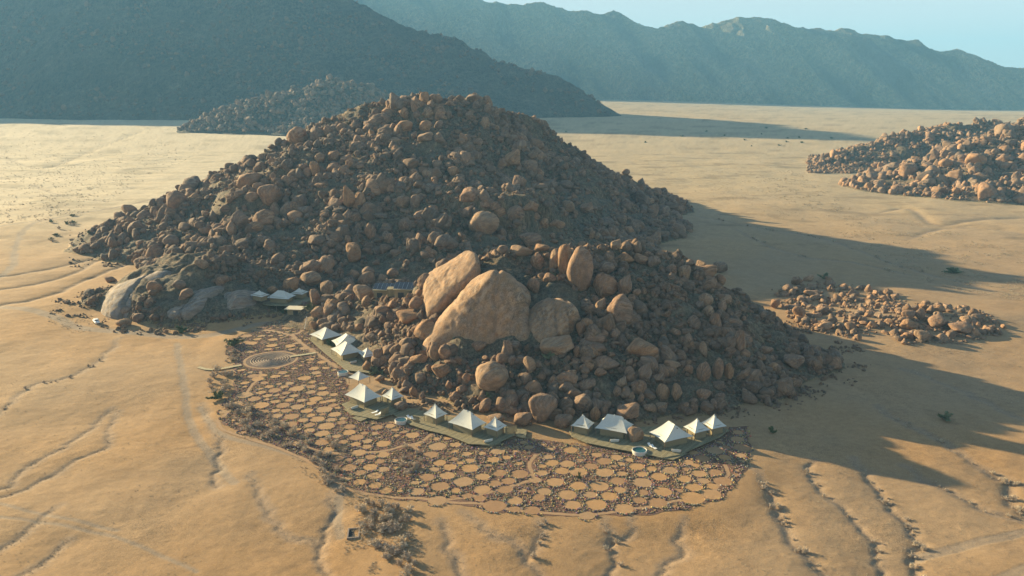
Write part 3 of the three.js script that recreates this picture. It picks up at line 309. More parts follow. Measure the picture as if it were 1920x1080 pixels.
const nearLabel = new Map();
for (const b of BOULDERS.filter(b => !b[6]).map(b => { const y = b[1] - b[3] / 2, A = anchors.map(a => [Math.hypot(a[0] - b[0], (a[1] - y) * 1.3), a]).sort((p, q) => p[0] - q[0])[0]; return [A[0], b, A[1], y]; }).sort((p, q) => p[0] - q[0])) { // 'second boulder left of the tall pillar boulder'
  const [, B, a, y] = b, dx = B[0] - a[0], dy = y - a[1], way = Math.abs(dx) > Math.abs(dy) * 1.3 ? (dx < 0 ? 'left of' : 'right of') : (dy < 0 ? 'uphill of' : 'downhill of'), adj = B[3] > B[2] * 1.25 ? 'upright' : B[3] < B[2] * 0.62 ? 'flat' : B[5] === 'B' ? 'blocky' : 'rounded', k = adj + way + a[2], n = used[k] = (used[k] ?? -1) + 1;
  nearLabel.set(B, `${ordinal[Math.min(n, 8)]}nearest ${adj} boulder ${way} the ${a[2]}`);
}
for (const B of BOULDERS) {
  const [px, py, w, h, reg, sh, lab] = B;
  const [x, y, g] = P3(px, py), m = mpp(g, y), W = w * m, el = Math.atan2(CAM_H - y, g), dep = W * (sh === 'S' ? 0.8 : 0.92);
  const hw = Math.sqrt(Math.max((h * m) ** 2 - (dep * Math.sin(el)) ** 2, (0.45 * h * m) ** 2)) / Math.cos(el);
  const set = sh === 'B' ? BLOCK : sh === 'S' ? SLAB : ROUND, o = new THREE.Mesh(set[Math.floor(rnd() * set.length)], rockMats[Math.floor(rnd() * rockMats.length)]);
  o.scale.set(W / 2 * 1.03, hw / 2 * 1.06, dep / 2); o.position.set(x, y + hw * 0.44, -(g + dep * 0.36)); o.rotation.set(rr(-0.1, 0.06), rr(-0.5, 0.5) + (rnd() < 0.5 ? Math.PI : 0), rr(-0.13, 0.13) + (sh === 'S' ? rr(0.0, 0.25) : 0));
  const [txt, grp] = regionText[reg]; put(o, 'boulder', lab || nearLabel.get(B), 'boulder', grp); bigRocks.push([x, g + dep * 0.36, W / 2]);
}
const mGrey = M({ map: rockMap, bumpMap: rockBump, bumpScale: 0.3, color: C(0.36, 0.305, 0.24) });
const domeFoot = [];
// bare granite domes: each with its own geometry, size and tilt
function dome(label, cx, cy, cg, rx, ry, rz, rot, sd, pl, pw, cracks, mat = rockMats[4]) {
  const g = rockGeo(sd, 26, pl, pw, 0.9), p = g.attributes.position;
  for (const [nx, ny, nz, off, dep, wd] of cracks || []) for (let i = 0; i < p.count; i++) { const x = p.getX(i), y = p.getY(i), z = p.getZ(i), d = nx * x + ny * y + nz * z - off + 0.05 * pn.noise(x * 4, y * 4, z * 4), k = 1 - dep * Math.exp(-((d / wd) ** 2)); p.setXYZ(i, x * k, y * k, z * k); }
  const uv = g.attributes.uv; for (let i = 0; i < uv.count; i++) uv.setXY(i, uv.getX(i) * 2.2, uv.getY(i) * 2.2); g.computeVertexNormals();
  const o = new THREE.Mesh(g, mat); o.scale.set(rx, ry, rz); o.position.set(cx, cy, -cg); o.rotation.set(...rot); put(o, 'granite_dome', label, 'rock dome'); domeFoot.push([cx, cg, rx * 0.88, rz * 0.9]);
}
dome('large bare granite dome with a diagonal crack, left of the crest', -9, 15.5, 281, 21.5, 24.5, 28, [-0.1, 0.3, -0.3], 101, 7, 4.6, [[0.8, 0.3, 0.5, 0.25, 0.05, 0.03], [0.1, 0.9, 0.3, 0.1, 0.03, 0.03]]);
dome('smaller rounded granite dome leaning behind the cracked one', -23, 23, 302, 11, 16.5, 17, [-0.1, 0.3, -0.42], 102, 7, 4.6, [[0.2, 0.9, 0.2, -0.05, 0.035, 0.03]]);
dome('low bare dome with two cracks below the tallest monolith', 12.5, 15, 276, 14, 12.5, 19, [-0.1, 0.2, -0.1], 103, 8, 5.5, [[0.95, 0.1, 0.2, 0.15, 0.06, 0.025], [0.9, 0.2, 0.2, 0.5, 0.06, 0.025]]);
dome('smooth grey whaleback slab on the upper left of the knoll', -170, 0, 372, 26, 19, 28, [0, 0.6, -0.12], 104, 9, 7, [[0.6, 0.2, 0.7, 0.1, 0.07, 0.025], [0.2, 0.3, 0.9, -0.3, 0.06, 0.02], [0.9, 0.2, -0.3, 0.4, 0.06, 0.02]], mGrey);
dome('cracked grey slab at the front foot of the knoll', -146, 0, 350, 15, 12, 17, [0, 0.2, -0.15], 105, 9, 8, [[0.9, 0.2, 0.3, 0.2, 0.08, 0.02], [0.7, 0.3, 0.5, -0.25, 0.08, 0.02]], mGrey);
dome('dark rounded rock face on the right end of the knoll', -124, -0.5, 355, 13, 11, 16, [0, -0.2, 0.1], 106, 8, 7, [[0.9, 0.1, 0.3, -0.1, 0.07, 0.02]], mGrey);

// ------------------------------------------------------------------ tents' ground plan (needed to keep the scree out)
const TENTS = [ // left, front, right eave corner; ridge share, peak height, label
  [[472, 553], [490, 558], [502, 553], 0, 2.6, 'left small shaded tent of the trio below the largest hill'], [[501, 558], [541, 562], [553, 554], 0.25, 3.6, 'middle large shaded tent of the trio below the largest hill'], [[547, 550], [567, 553], [576, 547], 0, 2.6, 'right small tent of the shaded trio below the largest hill'],
  [[585, 627], [602, 639], [638, 628], 0.12, 3.9, 'farthest tent of the upper left deck, nearest the leaning white mast'], [[618, 638], [632, 648], [684, 643], 0.3, 3.9, 'wide-ridged tent behind the other tents of the upper left deck'], [[619, 654], [639, 667], [681, 659], 0.16, 4.2, 'sharp-peaked front tent of the upper left deck'], [[675, 661], [683, 671], [703, 667], 0, 3.2, 'smallest tent at the right end of the upper left deck'],
  [[653, 707], [672, 714], [694, 706], 0.1, 2.6, 'small open-sided pavilion tent above the left deck'], [[646, 740], [683, 755], [716, 743], 0.26, 4.8, 'large tent with tall peak on the left deck'], [[716, 742], [734, 751], [757, 743], 0, 3.8, 'small pointed tent beside the large tent of the left deck'],
  [[794, 776], [818, 785], [839, 776], 0, 4.0, 'small pointed tent at the left end of the middle deck'], [[836, 792], [886, 805], [916, 792], 0.26, 4.8, 'largest tent in the middle of the middle deck'], [[905, 801], [932, 808], [952, 798], 0, 3.8, 'small tent at the right end of the middle deck'],
  [[1071, 798], [1104, 805], [1114, 793], 0, 3.8, 'small tent at the left end of the long right deck'], [[1113, 803], [1175, 812], [1190, 795], 0.42, 4.4, 'twin-peaked wide tent on the long right deck'], [[1215, 810], [1246, 829], [1302, 818], 0.36, 4.5, 'large low tent in front on the long right deck'], [[1281, 800], [1303, 813], [1332, 806], 0, 3.8, 'pointed tent second from the right on the long deck'], [[1314, 792], [1336, 805], [1363, 799], 0, 3.8, 'rightmost tent of the long deck']];
const EAVE = 2.25, DECK = 0.75;
const tentPlans = TENTS.map(([l, f, r, ridge, top, label], i) => {
  const c0 = P3(...f), base = i < 3 ? Math.max(0.4, c0[1]) : 0.0, lev = base + DECK + EAVE, L = atLevel(...l, lev), F = atLevel(...f, lev), R = atLevel(...r, lev);
  const e1 = [L[0] - F[0], L[1] - F[1]], e2 = [R[0] - F[0], R[1] - F[1]], a1 = Math.atan2(e1[1], e1[0]), a2 = Math.atan2(e2[1], e2[0]) + Math.PI / 2, ang = (a1 + a2) / 2;
  let w = Math.hypot(...e1), d = Math.hypot(...e2); const cx = (L[0] + R[0]) / 2, cg = (L[1] + R[1]) / 2;
  return { cx, cg, w: clamp(w, 5, 16), d: clamp(d, 5, 16), ang, ridge, top: top * 0.8, label, base };
});
const DECKS = [ // outline, label, level offset
  [[[460, 562], [500, 572], [555, 574], [585, 562], [572, 552], [480, 555]], 'shaded timber deck under the trio of tents', 0],
  [[[578, 634], [612, 664], [650, 694], [692, 699], [706, 675], [668, 640], [606, 620]], 'timber deck of the upper left tent group', 0],
  [[[640, 757], [664, 778], [706, 786], [737, 776], [762, 758], [752, 744], [690, 740]], 'timber deck under the large left tent', 0],
  [[[736, 776], [770, 796], [800, 806], [838, 815], [880, 832], [925, 834], [966, 815], [955, 800], [905, 792], [830, 778], [765, 764]], 'timber deck of the middle tent group', 0],
  [[[1066, 806], [1072, 818], [1100, 830], [1150, 840], [1205, 850], [1242, 858], [1275, 852], [1352, 818], [1368, 806], [1340, 796], [1285, 798], [1205, 800], [1110, 796]], 'long timber deck of the right tent group', 0]];
const deckPolys = DECKS.map(([P, l]) => { const lev = (l.startsWith('shaded') ? tentPlans[1].base : 0) + DECK; return { P: P.map(p => atLevel(...p, lev)), lev, l }; });
const keepOut = (x, g, r) => { if (gardenMask(x, g) > 0.8) return true; for (const t of tentPlans) if (Math.hypot(x - t.cx, g - t.cg) < Math.max(t.w, t.d) * 0.62 + r) return true; for (const d of deckPolys) if (inPoly(x, g, d.P)) return true; return false; };

// ------------------------------------------------------------------ scree: the countless smaller boulders
const LOW = [...[31, 32, 33].map(s => rockGeo(s, 4, 9, 5.5)), ...[34, 35, 36].map(s => rockGeo(s, 4, 8, 10)), rockGeo(37, 4, 9, 7)];
function scree(name, label, group, count, sample, rmin, rmax, pw, tone) {
  const G = new THREE.Group(), lists = LOW.map(() => []);
  for (let i = 0, t = 0; i < count && t < count * 14; t++) {
    const s = sample(); if (!s) continue; const [x, g, y, sl] = s; const u = rnd(), r = rmin * Math.pow(1 - u * (1 - Math.pow(rmin / rmax, pw)), -1 / pw) * (sl ?? 1);
    if (keepOut(x, g, r) || domeFoot.some(d => Math.hypot((x - d[0]) / d[2], (g - d[1]) / d[3]) < 1)) continue; i++; lists[Math.floor(rnd() * LOW.length)].push([x, y, g, r]);
  }
  const m4 = new THREE.Matrix4(), q = new THREE.Quaternion(), e = new THREE.Euler(), c = new THREE.Color();
  lists.forEach((L, v) => {
    if (!L.length) return; const im = new THREE.InstancedMesh(LOW[v], mRock, L.length); im.name = 'rocks'; im.userData.kind = 'stuff';
    L.forEach(([x, y, g, r], i) => {
      e.set(rr(-0.4, 0.4), rr(0, TAU), rr(-0.4, 0.4)); q.setFromEuler(e); const hgt = r * rr(0.55, 1.25);
      m4.compose(new THREE.Vector3(x, y + hgt * 0.35, -g), q, new THREE.Vector3(r * rr(0.8, 1.35), hgt, r * rr(0.75, 1.15))); im.setMatrixAt(i, m4);
      const w = rnd(), k = tone * rr(0.78, 1.22); c.setRGB(lerp(0.37, 0.25, w) * k, lerp(0.23, 0.19, w) * k, lerp(0.13, 0.135, w) * k); im.setColorAt(i, c);
    });
    im.castShadow = im.receiveShadow = true; G.add(im);
  });
  put(G, name, label, 'boulders', group, 'stuff');
}
seed = 777;
const onHill = (x0, x1, g0, g1, ids) => () => { const x = rr(x0, x1), g = rr(g0, g1); if (!ids.includes(kindAt(x, g))) return null; return [x, g, H(x, g), 1]; };
const clumpy = (f, s, k) => () => { const p = f(); if (!p) return null; const n = fbm(p[0] / s, p[1] / s, 3, k); if (n < -0.16 && rnd() < 0.75) return null; p[3] = 0.8 + clamp(n * 2.2, -0.3, 0.9); return p; };
scree('boulder_scree', 'loose smaller boulders covering the front hill', null, 15000, clumpy(onHill(-105, 125, 225, 385, [1]), 14, 61), 0.45, 2.8, 1.4, 0.95);
scree('boulder_scree', 'loose smaller boulders covering the largest hill', null, 30000, clumpy(onHill(-290, 160, 375, 790, [2]), 26, 62), 0.65, 4.6, 1.45, 0.98);
scree('boulder_scree', 'loose grey rocks covering the low knoll', null, 2300, clumpy(onHill(-210, -88, 325, 432, [3]), 12, 63), 0.4, 2.6, 1.4, 0.85);
scree('boulder_scree', 'loose boulders covering the right sunlit hill', null, 7500, clumpy(onHill(320, 700, 650, 1000, [4]), 24, 64), 1.3, 7, 1.25, 1.12);
scree('boulder_scree', 'loose boulders covering the ridge behind the right hill', null, 4200, clumpy(onHill(360, 760, 920, 1140, [5]), 24, 65), 1.2, 5.5, 1.4, 1.2);
scree('boulder_scree', 'loose boulders covering the hazy hill below the mountain', null, 6500, () => { const x = rr(-740, 40), g = rr(1430, 1850), h = midFn(x, g); return h > 19 ? [x, g, h, 1] : null; }, 1.6, 7.5, 1.7, 0.95);
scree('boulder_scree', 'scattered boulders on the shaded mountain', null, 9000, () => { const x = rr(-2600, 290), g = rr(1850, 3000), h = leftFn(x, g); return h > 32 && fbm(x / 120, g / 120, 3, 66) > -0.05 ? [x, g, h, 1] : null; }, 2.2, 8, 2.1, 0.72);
{ // low outcrop and foot scatter on the sand
  const OUT = [[1445, 545], [1490, 525], [1560, 528], [1640, 545], [1720, 562], [1800, 580], [1890, 610], [1870, 630], [1780, 648], [1700, 650], [1650, 622], [1610, 640], [1540, 625], [1480, 600]].map(p => atLevel(...p));
  scree('boulder_scree', 'small orange rubble of the low outcrop on the plain', null, 2200, () => { const p = atLevel(rr(1440, 1890), rr(522, 655)); return inPoly(p[0], p[1], OUT) && fbm(p[0] / 7, p[1] / 7, 3, 67) > -0.05 ? [p[0], p[1], H(...p), 1] : null; }, 0.35, 2.6, 1.45, 1.2);
  scree('boulder_scree', 'rocks scattered on the sand around the hill feet', null, 1500, () => { const b = rnd(), a = rnd() * TAU, p = b < 0.5 ? [15 + Math.cos(a) * rr(95, 122), 300 + Math.sin(a) * rr(60, 78)] : b < 0.7 ? [-150 + Math.cos(a) * rr(50, 68), 375 + Math.sin(a) * rr(42, 56)] : atLevel(rr(130, 330), rr(430, 500)); if (p[1] < 225 || kindAt(...p)) return null; return fbm(p[0] / 10, p[1] / 10, 2, 68) > 0.02 ? [p[0], p[1], H(...p), 1] : null; }, 0.25, 1.1, 1.9, 0.95);
  scree('boulder_scree', 'low rock rubble on the plain left of the right hill', null, 420, () => { const p = P3(rr(1515, 1620), rr(292, 325)); return kindAt(p[0], p[2]) ? null : [p[0], p[2], p[1], 1]; }, 1.0, 3.2, 1.8, 1);
}
// ------------------------------------------------------------------ the planted garden of bare circles
const CIRC = `1069 844 25 1118 853 19 1155 858 21 1132 865 27 1178 862 16 1063 870 26 1087 863 14 1108 875 24 1164 870 14 1193 875 27 1150 874 12 1220 879 19 1255 882 27 1132 886 33 1083 885 31 1202 889 21 1235 894 28 1165 888 18 1204 905 34 1157 902 27 1083 911 29 1123 912 34 1162 919 21 1242 922 32 1205 924 20 1063 928 33 1106 928 23 1141 931 30 1197 938 23 1232 943 34 1073 947 30 1117 946 37 1170 954 34 1100 967 28 1304 873 15 1325 874 14 1340 886 25 1310 888 26 1318 902 22 1282 898 25 1300 914 29 1354 902 33 1335 912 21 1297 934 44 1333 927 36 1273 920 14 1341 845 29 1317 860 25 1392 840 30 1383 824 23 1361 839 14 1359 858 20 1384 811 18 1388 854 18 1301 849 16 1289 867 20 1225 865 20 1252 862 16
773 816 24 820 837 31 853 834 20 839 821 17 817 823 13 806 853 27 783 835 11 852 846 13 874 851 17 907 839 14 903 850 13 933 846 25 924 862 23 850 861 14 824 868 23 881 864 17 862 868 13 880 878 31 843 876 24 814 880 18 789 880 17 838 892 27 799 895 28 936 887 25 904 894 26 974 889 31 952 902 26 1015 887 21 868 903 35 927 907 23 1002 900 22 1040 904 31 1052 883 26 824 912 33 903 918 31 854 920 17 875 930 20 946 918 28 782 922 25 810 925 12 1020 922 25 1009 933 23 965 939 28 820 939 33 900 935 21 927 949 41 964 955 21 997 957 29 849 932 13 1027 857 18 1034 868 25 1017 874 14 972 869 13 949 858 15 778 905 14 795 910 13 982 830 14 992 839 16
474 705 20 483 711 21 493 704 15 459 718 16 570 709 23 516 706 18 536 705 12 495 718 14 585 716 14 542 719 16 522 720 11 504 725 16 532 725 15 568 723 12 582 725 17 556 729 26 604 728 17 514 732 23 489 736 17 582 735 17 605 738 22 536 737 15 458 741 28 501 742 17 518 741 12 551 742 16 625 740 15 529 745 11 476 748 23 542 750 17 591 748 23 564 751 17 515 753 17 499 749 11 583 756 18 621 751 17 605 754 15 489 760 28 530 760 24 557 763 24 623 760 17 447 758 30 607 768 29 516 770 17 536 770 18 575 770 21 492 772 20 632 765 12 461 776 20 582 779 16 603 777 11 627 777 22 518 780 20 546 781 27 420 772 18 568 788 18 595 786 25 620 787 18 641 785 13 521 791 18 639 792 17 543 796 26 580 797 20 611 799 30 655 800 21 516 802 19 503 797 12 580 807 19 557 805 13 654 811 23 603 813 26 571 818 19 630 818 17 558 813 11 668 820 25 605 828 30 682 812 14 702 813 14 706 801 21 642 829 19 688 827 18 666 833 18 718 832 26 687 838 18 641 840 20 616 843 20 672 849 26 555 832 17 694 857 19 633 859 18 653 862 13 674 864 17 718 853 22 712 865 17 654 877 26 694 876 25 674 886 20 702 892 26 454 811 14 585 822 11 718 880 20
674 904 22 703 910 22 723 920 22 749 921 11 652 897 13 471 644 21 471 659 17 461 641 13 482 636 15 461 630 20 490 630 13 511 637 17 509 648 20 543 649 19 570 653 19 546 655 13 554 644 12 502 655 14 535 608 21 552 608 14 538 615 19 560 615 14 588 691 18 603 679 17 582 674 14 610 690 14 592 699 17 552 691 11 529 699 17 452 694 14 468 698 11 520 690 11 731 799 17 740 806 14 793 805 14`.split(/\s+/).map(Number);
const circles = []; for (let i = 0; i < CIRC.length; i += 3) { const [x, g] = atLevel(CIRC[i], CIRC[i + 1]); circles.push([x, g, CIRC[i + 2] * mpp(g) / 2 * 1.07]); }
seed = 99;
const PATHS = [[[655, 920], [735, 933], [780, 934], [820, 938], [870, 933], [905, 926], [945, 915], [980, 905], [1001, 898]], [[1005, 852], [992, 870], [996, 885], [1001, 898]], [[927, 950], [965, 957], [1000, 959], [1040, 963], [1100, 966], [1140, 962], [1170, 956], [1215, 950], [1260, 940], [1297, 934]], [[820, 938], [855, 943], [900, 944], [927, 950]], [[768, 834], [790, 828], [812, 812]], [[672, 849], [640, 850], [600, 846], [570, 838]], [[672, 849], [720, 846], [768, 834], [785, 845]], [[462, 737], [473, 722], [486, 708], [488, 697]], [[418, 782], [428, 772], [440, 762]], [[545, 628], [560, 640], [600, 668], [632, 690]], [[1333, 927], [1350, 905], [1365, 890], [1360, 872]], [[470, 618], [520, 622], [545, 628], [578, 615]], [[408, 788], [420, 806], [470, 824], [540, 848], [600, 878], [648, 918]], [[620, 888], [650, 915], [690, 928]]].map(P => smooth(P.map(p => atLevel(...p)), 6, 0.3));
const LAB = (() => { const [x, g] = atLevel(508, 675); return [x, g, 50 * mpp(g)]; })();
const onPath = (x, g, w) => { for (const P of PATHS) if (polyD(x, g, P) < w) return true; return false; };
for (let t = 0; t < 6000 && circles.length < 335; t++) { // small ones in the gaps
  const x = rr(gb[0], gb[1]), g = rr(gb[2], gb[3]), r = rr(0.6, 1.15); if (!inPoly(x, g, GARDEN) || Math.hypot(x - LAB[0], g - LAB[1]) < LAB[2] + r + 0.6) continue; if (polyD(x, g, GARDEN, true) < r + 0.6) continue;
  if (circles.some(c => Math.hypot(c[0] - x, c[1] - g) < c[2] + r + 0.55) || onPath(x, g, r + 0.9)) continue; if (deckPolys.some(d => inPoly(x, g, d.P))) continue; circles.push([x, g, r]);
}
circles.sort((a, b) => b[2] / b[1] - a[2] / a[1]);
const soilMap = tex(512, (u, v) => { const a = tn(u, v, 130, 3.2), b = tn(u, v, 60, 7.1), c = tn(u, v, 8, 4.4), s = 0.72 + a * 0.5 + b * 0.3 + c * 0.15, w = clamp(0.5 + tn(u, v, 90, 15.1) * 1.8); return [s * lerp(1.05, 0.9, w), s * lerp(0.9, 0.95, w), s * lerp(0.84, 1.02, w)]; }, true);
const flatPoly = (P, y) => { const sh = new THREE.Shape(P.map(p => new THREE.Vector2(p[0], p[1]))), g = new THREE.ShapeGeometry(sh); g.rotateX(-Math.PI / 2); g.translate(0, y, 0); const p = g.attributes.position, uv = g.attributes.uv; for (let i = 0; i < p.count; i++) uv.setXY(i, p.getX(i) / 14, p.getZ(i) / 14); return g; };
const rag = P => { const out = []; for (let i = 0; i < P.length; i++) { const a = P[i], b = P[(i + 1) % P.length], n = Math.ceil(Math.hypot(b[0] - a[0], b[1] - a[1]) / 1.2); for (let k = 0; k < n; k++) { const x = lerp(a[0], b[0], k / n), g = lerp(a[1], b[1], k / n); out.push([x + 1.5 * n2(x / 4, g / 4, 71), g + 1.5 * n2(x / 4, g / 4, 72)]); } } return out; };
const bed = new THREE.Mesh(flatPoly(rag(GARDEN), 0.05), M({ map: soilMap, color: C(0.36, 0.205, 0.125), bumpMap: soilMap, bumpScale: 0.12 }));
const clayMats = [[0.54, 0.32, 0.15], [0.50, 0.31, 0.16], [0.56, 0.32, 0.135], [0.44, 0.25, 0.12]].map(c => M({ map: clone(sandMap, 1, 1), color: C(...c), bumpMap: sandBump, bumpScale: 0.06 }));
const pathMat = M({ map: clone(sandMap, 1, 1), color: C(0.47, 0.29, 0.155) });
{ // bare circles: 300 that show largest as parts, the rest joined
  const rest = []; const mk = ([x, g, r], i) => { const n = 34, P = [], o = i * 3.3; for (let k = 0; k < n; k++) { const a = k / n * TAU, q = r * (1 + 0.028 * pn.noise(Math.cos(a) * 1.6 + o, Math.sin(a) * 1.6, o) + 0.015 * pn.noise(Math.cos(a) * 6, Math.sin(a) * 6, o)); P.push([x + q * Math.cos(a), g + q * Math.sin(a)]); } return flatPoly(P, 0.075 + 0.0006 * (i % 12)); };
  circles.forEach((c, i) => { const geo = mk(c, i); if (i < 300) part(geo, clayMats[Math.floor(rnd() * 4)], 'clay_circle', bed); else rest.push(geo); });
  if (rest.length) { const m = part(mergeGeometries(rest), clayMats[0], 'small_clay_circles', bed); m.userData.kind = 'stuff'; }
  const strip = (P, w, y) => { const v = [], ix = [], uv = []; P.forEach((p, i) => { const a = P[Math.max(0, i - 1)], b = P[Math.min(P.length - 1, i + 1)], l = Math.hypot(b[0] - a[0], b[1] - a[1]) || 1, nx = -(b[1] - a[1]) / l * w, ng = (b[0] - a[0]) / l * w; v.push(p[0] + nx, y, -(p[1] + ng), p[0] - nx, y, -(p[1] - ng)); uv.push(p[0] / 14, p[1] / 14, p[0] / 14 + 0.1, p[1] / 14); if (i) { const k = i * 2; ix.push(k - 2, k - 1, k, k - 1, k + 1, k); } }); const g = new THREE.BufferGeometry(); g.setAttribute('position', new THREE.Float32BufferAttribute(v, 3)); g.setAttribute('uv', new THREE.Float32BufferAttribute(uv, 2)); g.setIndex(ix); g.computeVertexNormals(); return g; };
  PATHS.forEach((P, i) => part(strip(P, [9, 11].includes(i) ? 1.3 : 0.55, 0.056 + 0.0013 * i), pathMat, 'footpath', bed));
}
put(bed, 'garden_ground', 'dark planted garden ground dotted with bare clay circles', 'garden', null, 'structure');
{ // succulents and stones that fill the garden between the circles
  const geo = mergeVertices((() => { const g = new THREE.IcosahedronGeometry(1, 1); g.deleteAttribute('uv'); g.deleteAttribute('normal'); return g; })()); const p = geo.attributes.position; for (let i = 0; i < p.count; i++) { const k = 1 + 0.35 * pn.noise(p.getX(i) * 3, p.getY(i) * 3, p.getZ(i) * 3 + 4); p.setXYZ(i, p.getX(i) * k, p.getY(i) * k, p.getZ(i) * k); } geo.computeVertexNormals();
  const pal = [[0.20, 0.12, 0.12], [0.24, 0.15, 0.10], [0.15, 0.13, 0.07], [0.28, 0.18, 0.10], [0.17, 0.11, 0.15], [0.33, 0.22, 0.10], [0.12, 0.12, 0.06], [0.30, 0.26, 0.20], [0.42, 0.32, 0.12], [0.36, 0.14, 0.09], [0.20, 0.19, 0.14]], L = [];
  const grid = new Map(), key = (x, g) => Math.floor(x / 4) + ',' + Math.floor(g / 4); circles.forEach(c => { for (let a = -2; a <= 2; a++) for (let b = -2; b <= 2; b++) { const k = key(c[0] + a * 4, c[1] + b * 4); if (!grid.has(k)) grid.set(k, []); grid.get(k).push(c); } });
  const hit = (x, g, pad) => (grid.get(key(x, g)) || []).some(c => Math.hypot(c[0] - x, c[1] - g) < c[2] + pad);
  const ok = (x, g, s) => !hit(x, g, s * 0.7) && Math.hypot(x - LAB[0], g - LAB[1]) > LAB[2] + 0.6 && !onPath(x, g, 0.75) && !deckPolys.some(d => inPoly(x, g, d.P));
  for (const c of circles) { const n = Math.round(TAU * (c[2] + 0.3) / 0.33); for (let k = 0; k < n; k++) { const a = rr(0, TAU), d = c[2] + rr(0.12, 0.75), x = c[0] + d * Math.cos(a), g = c[1] + d * Math.sin(a), s = rr(0.12, 0.24); if (ok(x, g, s)) L.push([x, g, s]); } }
  const rimN = L.length;
  for (let t = 0; t < 150000 && L.length < rimN + 46000; t++) { const x = rr(gb[0] - 2, gb[1] + 2), g = rr(gb[2] - 2, gb[3] + 2); const q = n2(x / 5, g / 5, 75); if (!inPoly(x + 1.5 * n2(x / 4, g / 4, 73), g + 1.5 * n2(x / 4, g / 4, 74), GARDEN) || q < -0.42) continue; const s = rr(0.07, 0.17) * (rnd() < 0.05 ? 1.8 : 1); if (ok(x, g, s)) L.push([x, g, s]); }
  const im = new THREE.InstancedMesh(geo, M({}), L.length), m4 = new THREE.Matrix4(), q = new THREE.Quaternion(), e = new THREE.Euler(), c = new THREE.Color();
  L.forEach(([x, g, s], i) => { e.set(rr(-0.4, 0.4), rr(0, TAU), rr(-0.4, 0.4)); q.setFromEuler(e); m4.compose(new THREE.Vector3(x, 0.06 + s * 0.4, -g), q, new THREE.Vector3(s * rr(0.8, 1.3), s * rr(0.6, 1.15), s)); im.setMatrixAt(i, m4); const z = clamp(rnd() + 0.25 * n2(x / 7, g / 7, 76), 0, 0.999), k = rr(0.8, 1.6), C0 = pal[Math.floor(z * pal.length)]; c.setRGB(C0[0] * k, C0[1] * k, C0[2] * k); im.setColorAt(i, c); });
  put(im, 'garden_plants', 'low red, purple and olive succulents between the clay circles', 'succulents', null, 'stuff');
}
{ // labyrinth: a raked disc with concentric stone rings and a pale outer walk
  const [x, g, r] = LAB, o = new THREE.Group(); o.position.set(x, 0.09, -g);
  const disc = new THREE.CircleGeometry(r, 64); disc.rotateX(-Math.PI / 2); part(disc, M({ map: soilMap, color: C(0.27, 0.19, 0.135) }), 'disc', o);
  const ring = new THREE.RingGeometry(r * 0.9, r, 64); ring.rotateX(-Math.PI / 2); ring.translate(0, 0.02, 0); part(ring, pathMat, 'outer_walk', o);
  const sm = M({ color: C(0.42, 0.33, 0.24) });
  for (let k = 0; k < 8; k++) { const R = r * (0.08 + k * 0.092), t = new THREE.TorusGeometry(R, 0.14, 5, 60, TAU * (k ? 0.94 : 1)); t.rotateX(-Math.PI / 2); t.rotateY(k % 2 ? 0.3 : 2.9); const p = t.attributes.position; for (let i = 0; i < p.count; i++) { const a = p.getX(i), b = p.getZ(i); p.setY(i, Math.max(0, p.getY(i)) * (1 + 0.8 * pn.noise(a * 2, b * 2, k)) + 0.02); } t.computeVertexNormals(); part(t, sm, 'stone_ring', o); }
  put(o, 'stone_labyrinth', 'round labyrinth of concentric stone rings beside the boardwalk', 'labyrinth');
}
// ------------------------------------------------------------------ tents, decks and camp furniture
const woodMap = tex(512, (u, v) => { const pl = Math.floor(u * 16), e = Math.abs(u * 16 - pl - 0.5) > 0.46 ? 0.55 : 1, s = (0.84 + 0.2 * pn.noise(pl * 7.3, 2.1, 0) + 0.18 * tn(u * 0.8, v, 90, 4.4) + 0.1 * tn(u, v, 9, 2.4)) * e; return [s, s, s * 0.97]; }, true);
const canvasMap = tex(256, (u, v) => { const s = 0.93 + 0.05 * tn(u, v, 6, 5.5) + 0.05 * tn(u, v, 40, 6.5); return [s, s, s * 0.985]; }, true);
const mCanvas = M({ map: canvasMap, color: C(0.66, 0.66, 0.61), roughness: 0.85 }), mWall = M({ map: canvasMap, color: C(0.30, 0.24, 0.14) }), mWood = M({ map: woodMap, color: C(0.34, 0.285, 0.17) }), mPost = M({ color: C(0.20, 0.14, 0.09) }), mWhite = M({ color: C(0.78, 0.77, 0.73), roughness: 0.6 }), mDark = M({ color: C(0.05, 0.045, 0.04) }), mWater = new THREE.MeshPhysicalMaterial({ color: C(0.012, 0.075, 0.09), roughness: 0.12 }), mStone = M({ map: rockMap, color: C(0.36, 0.31, 0.26) });
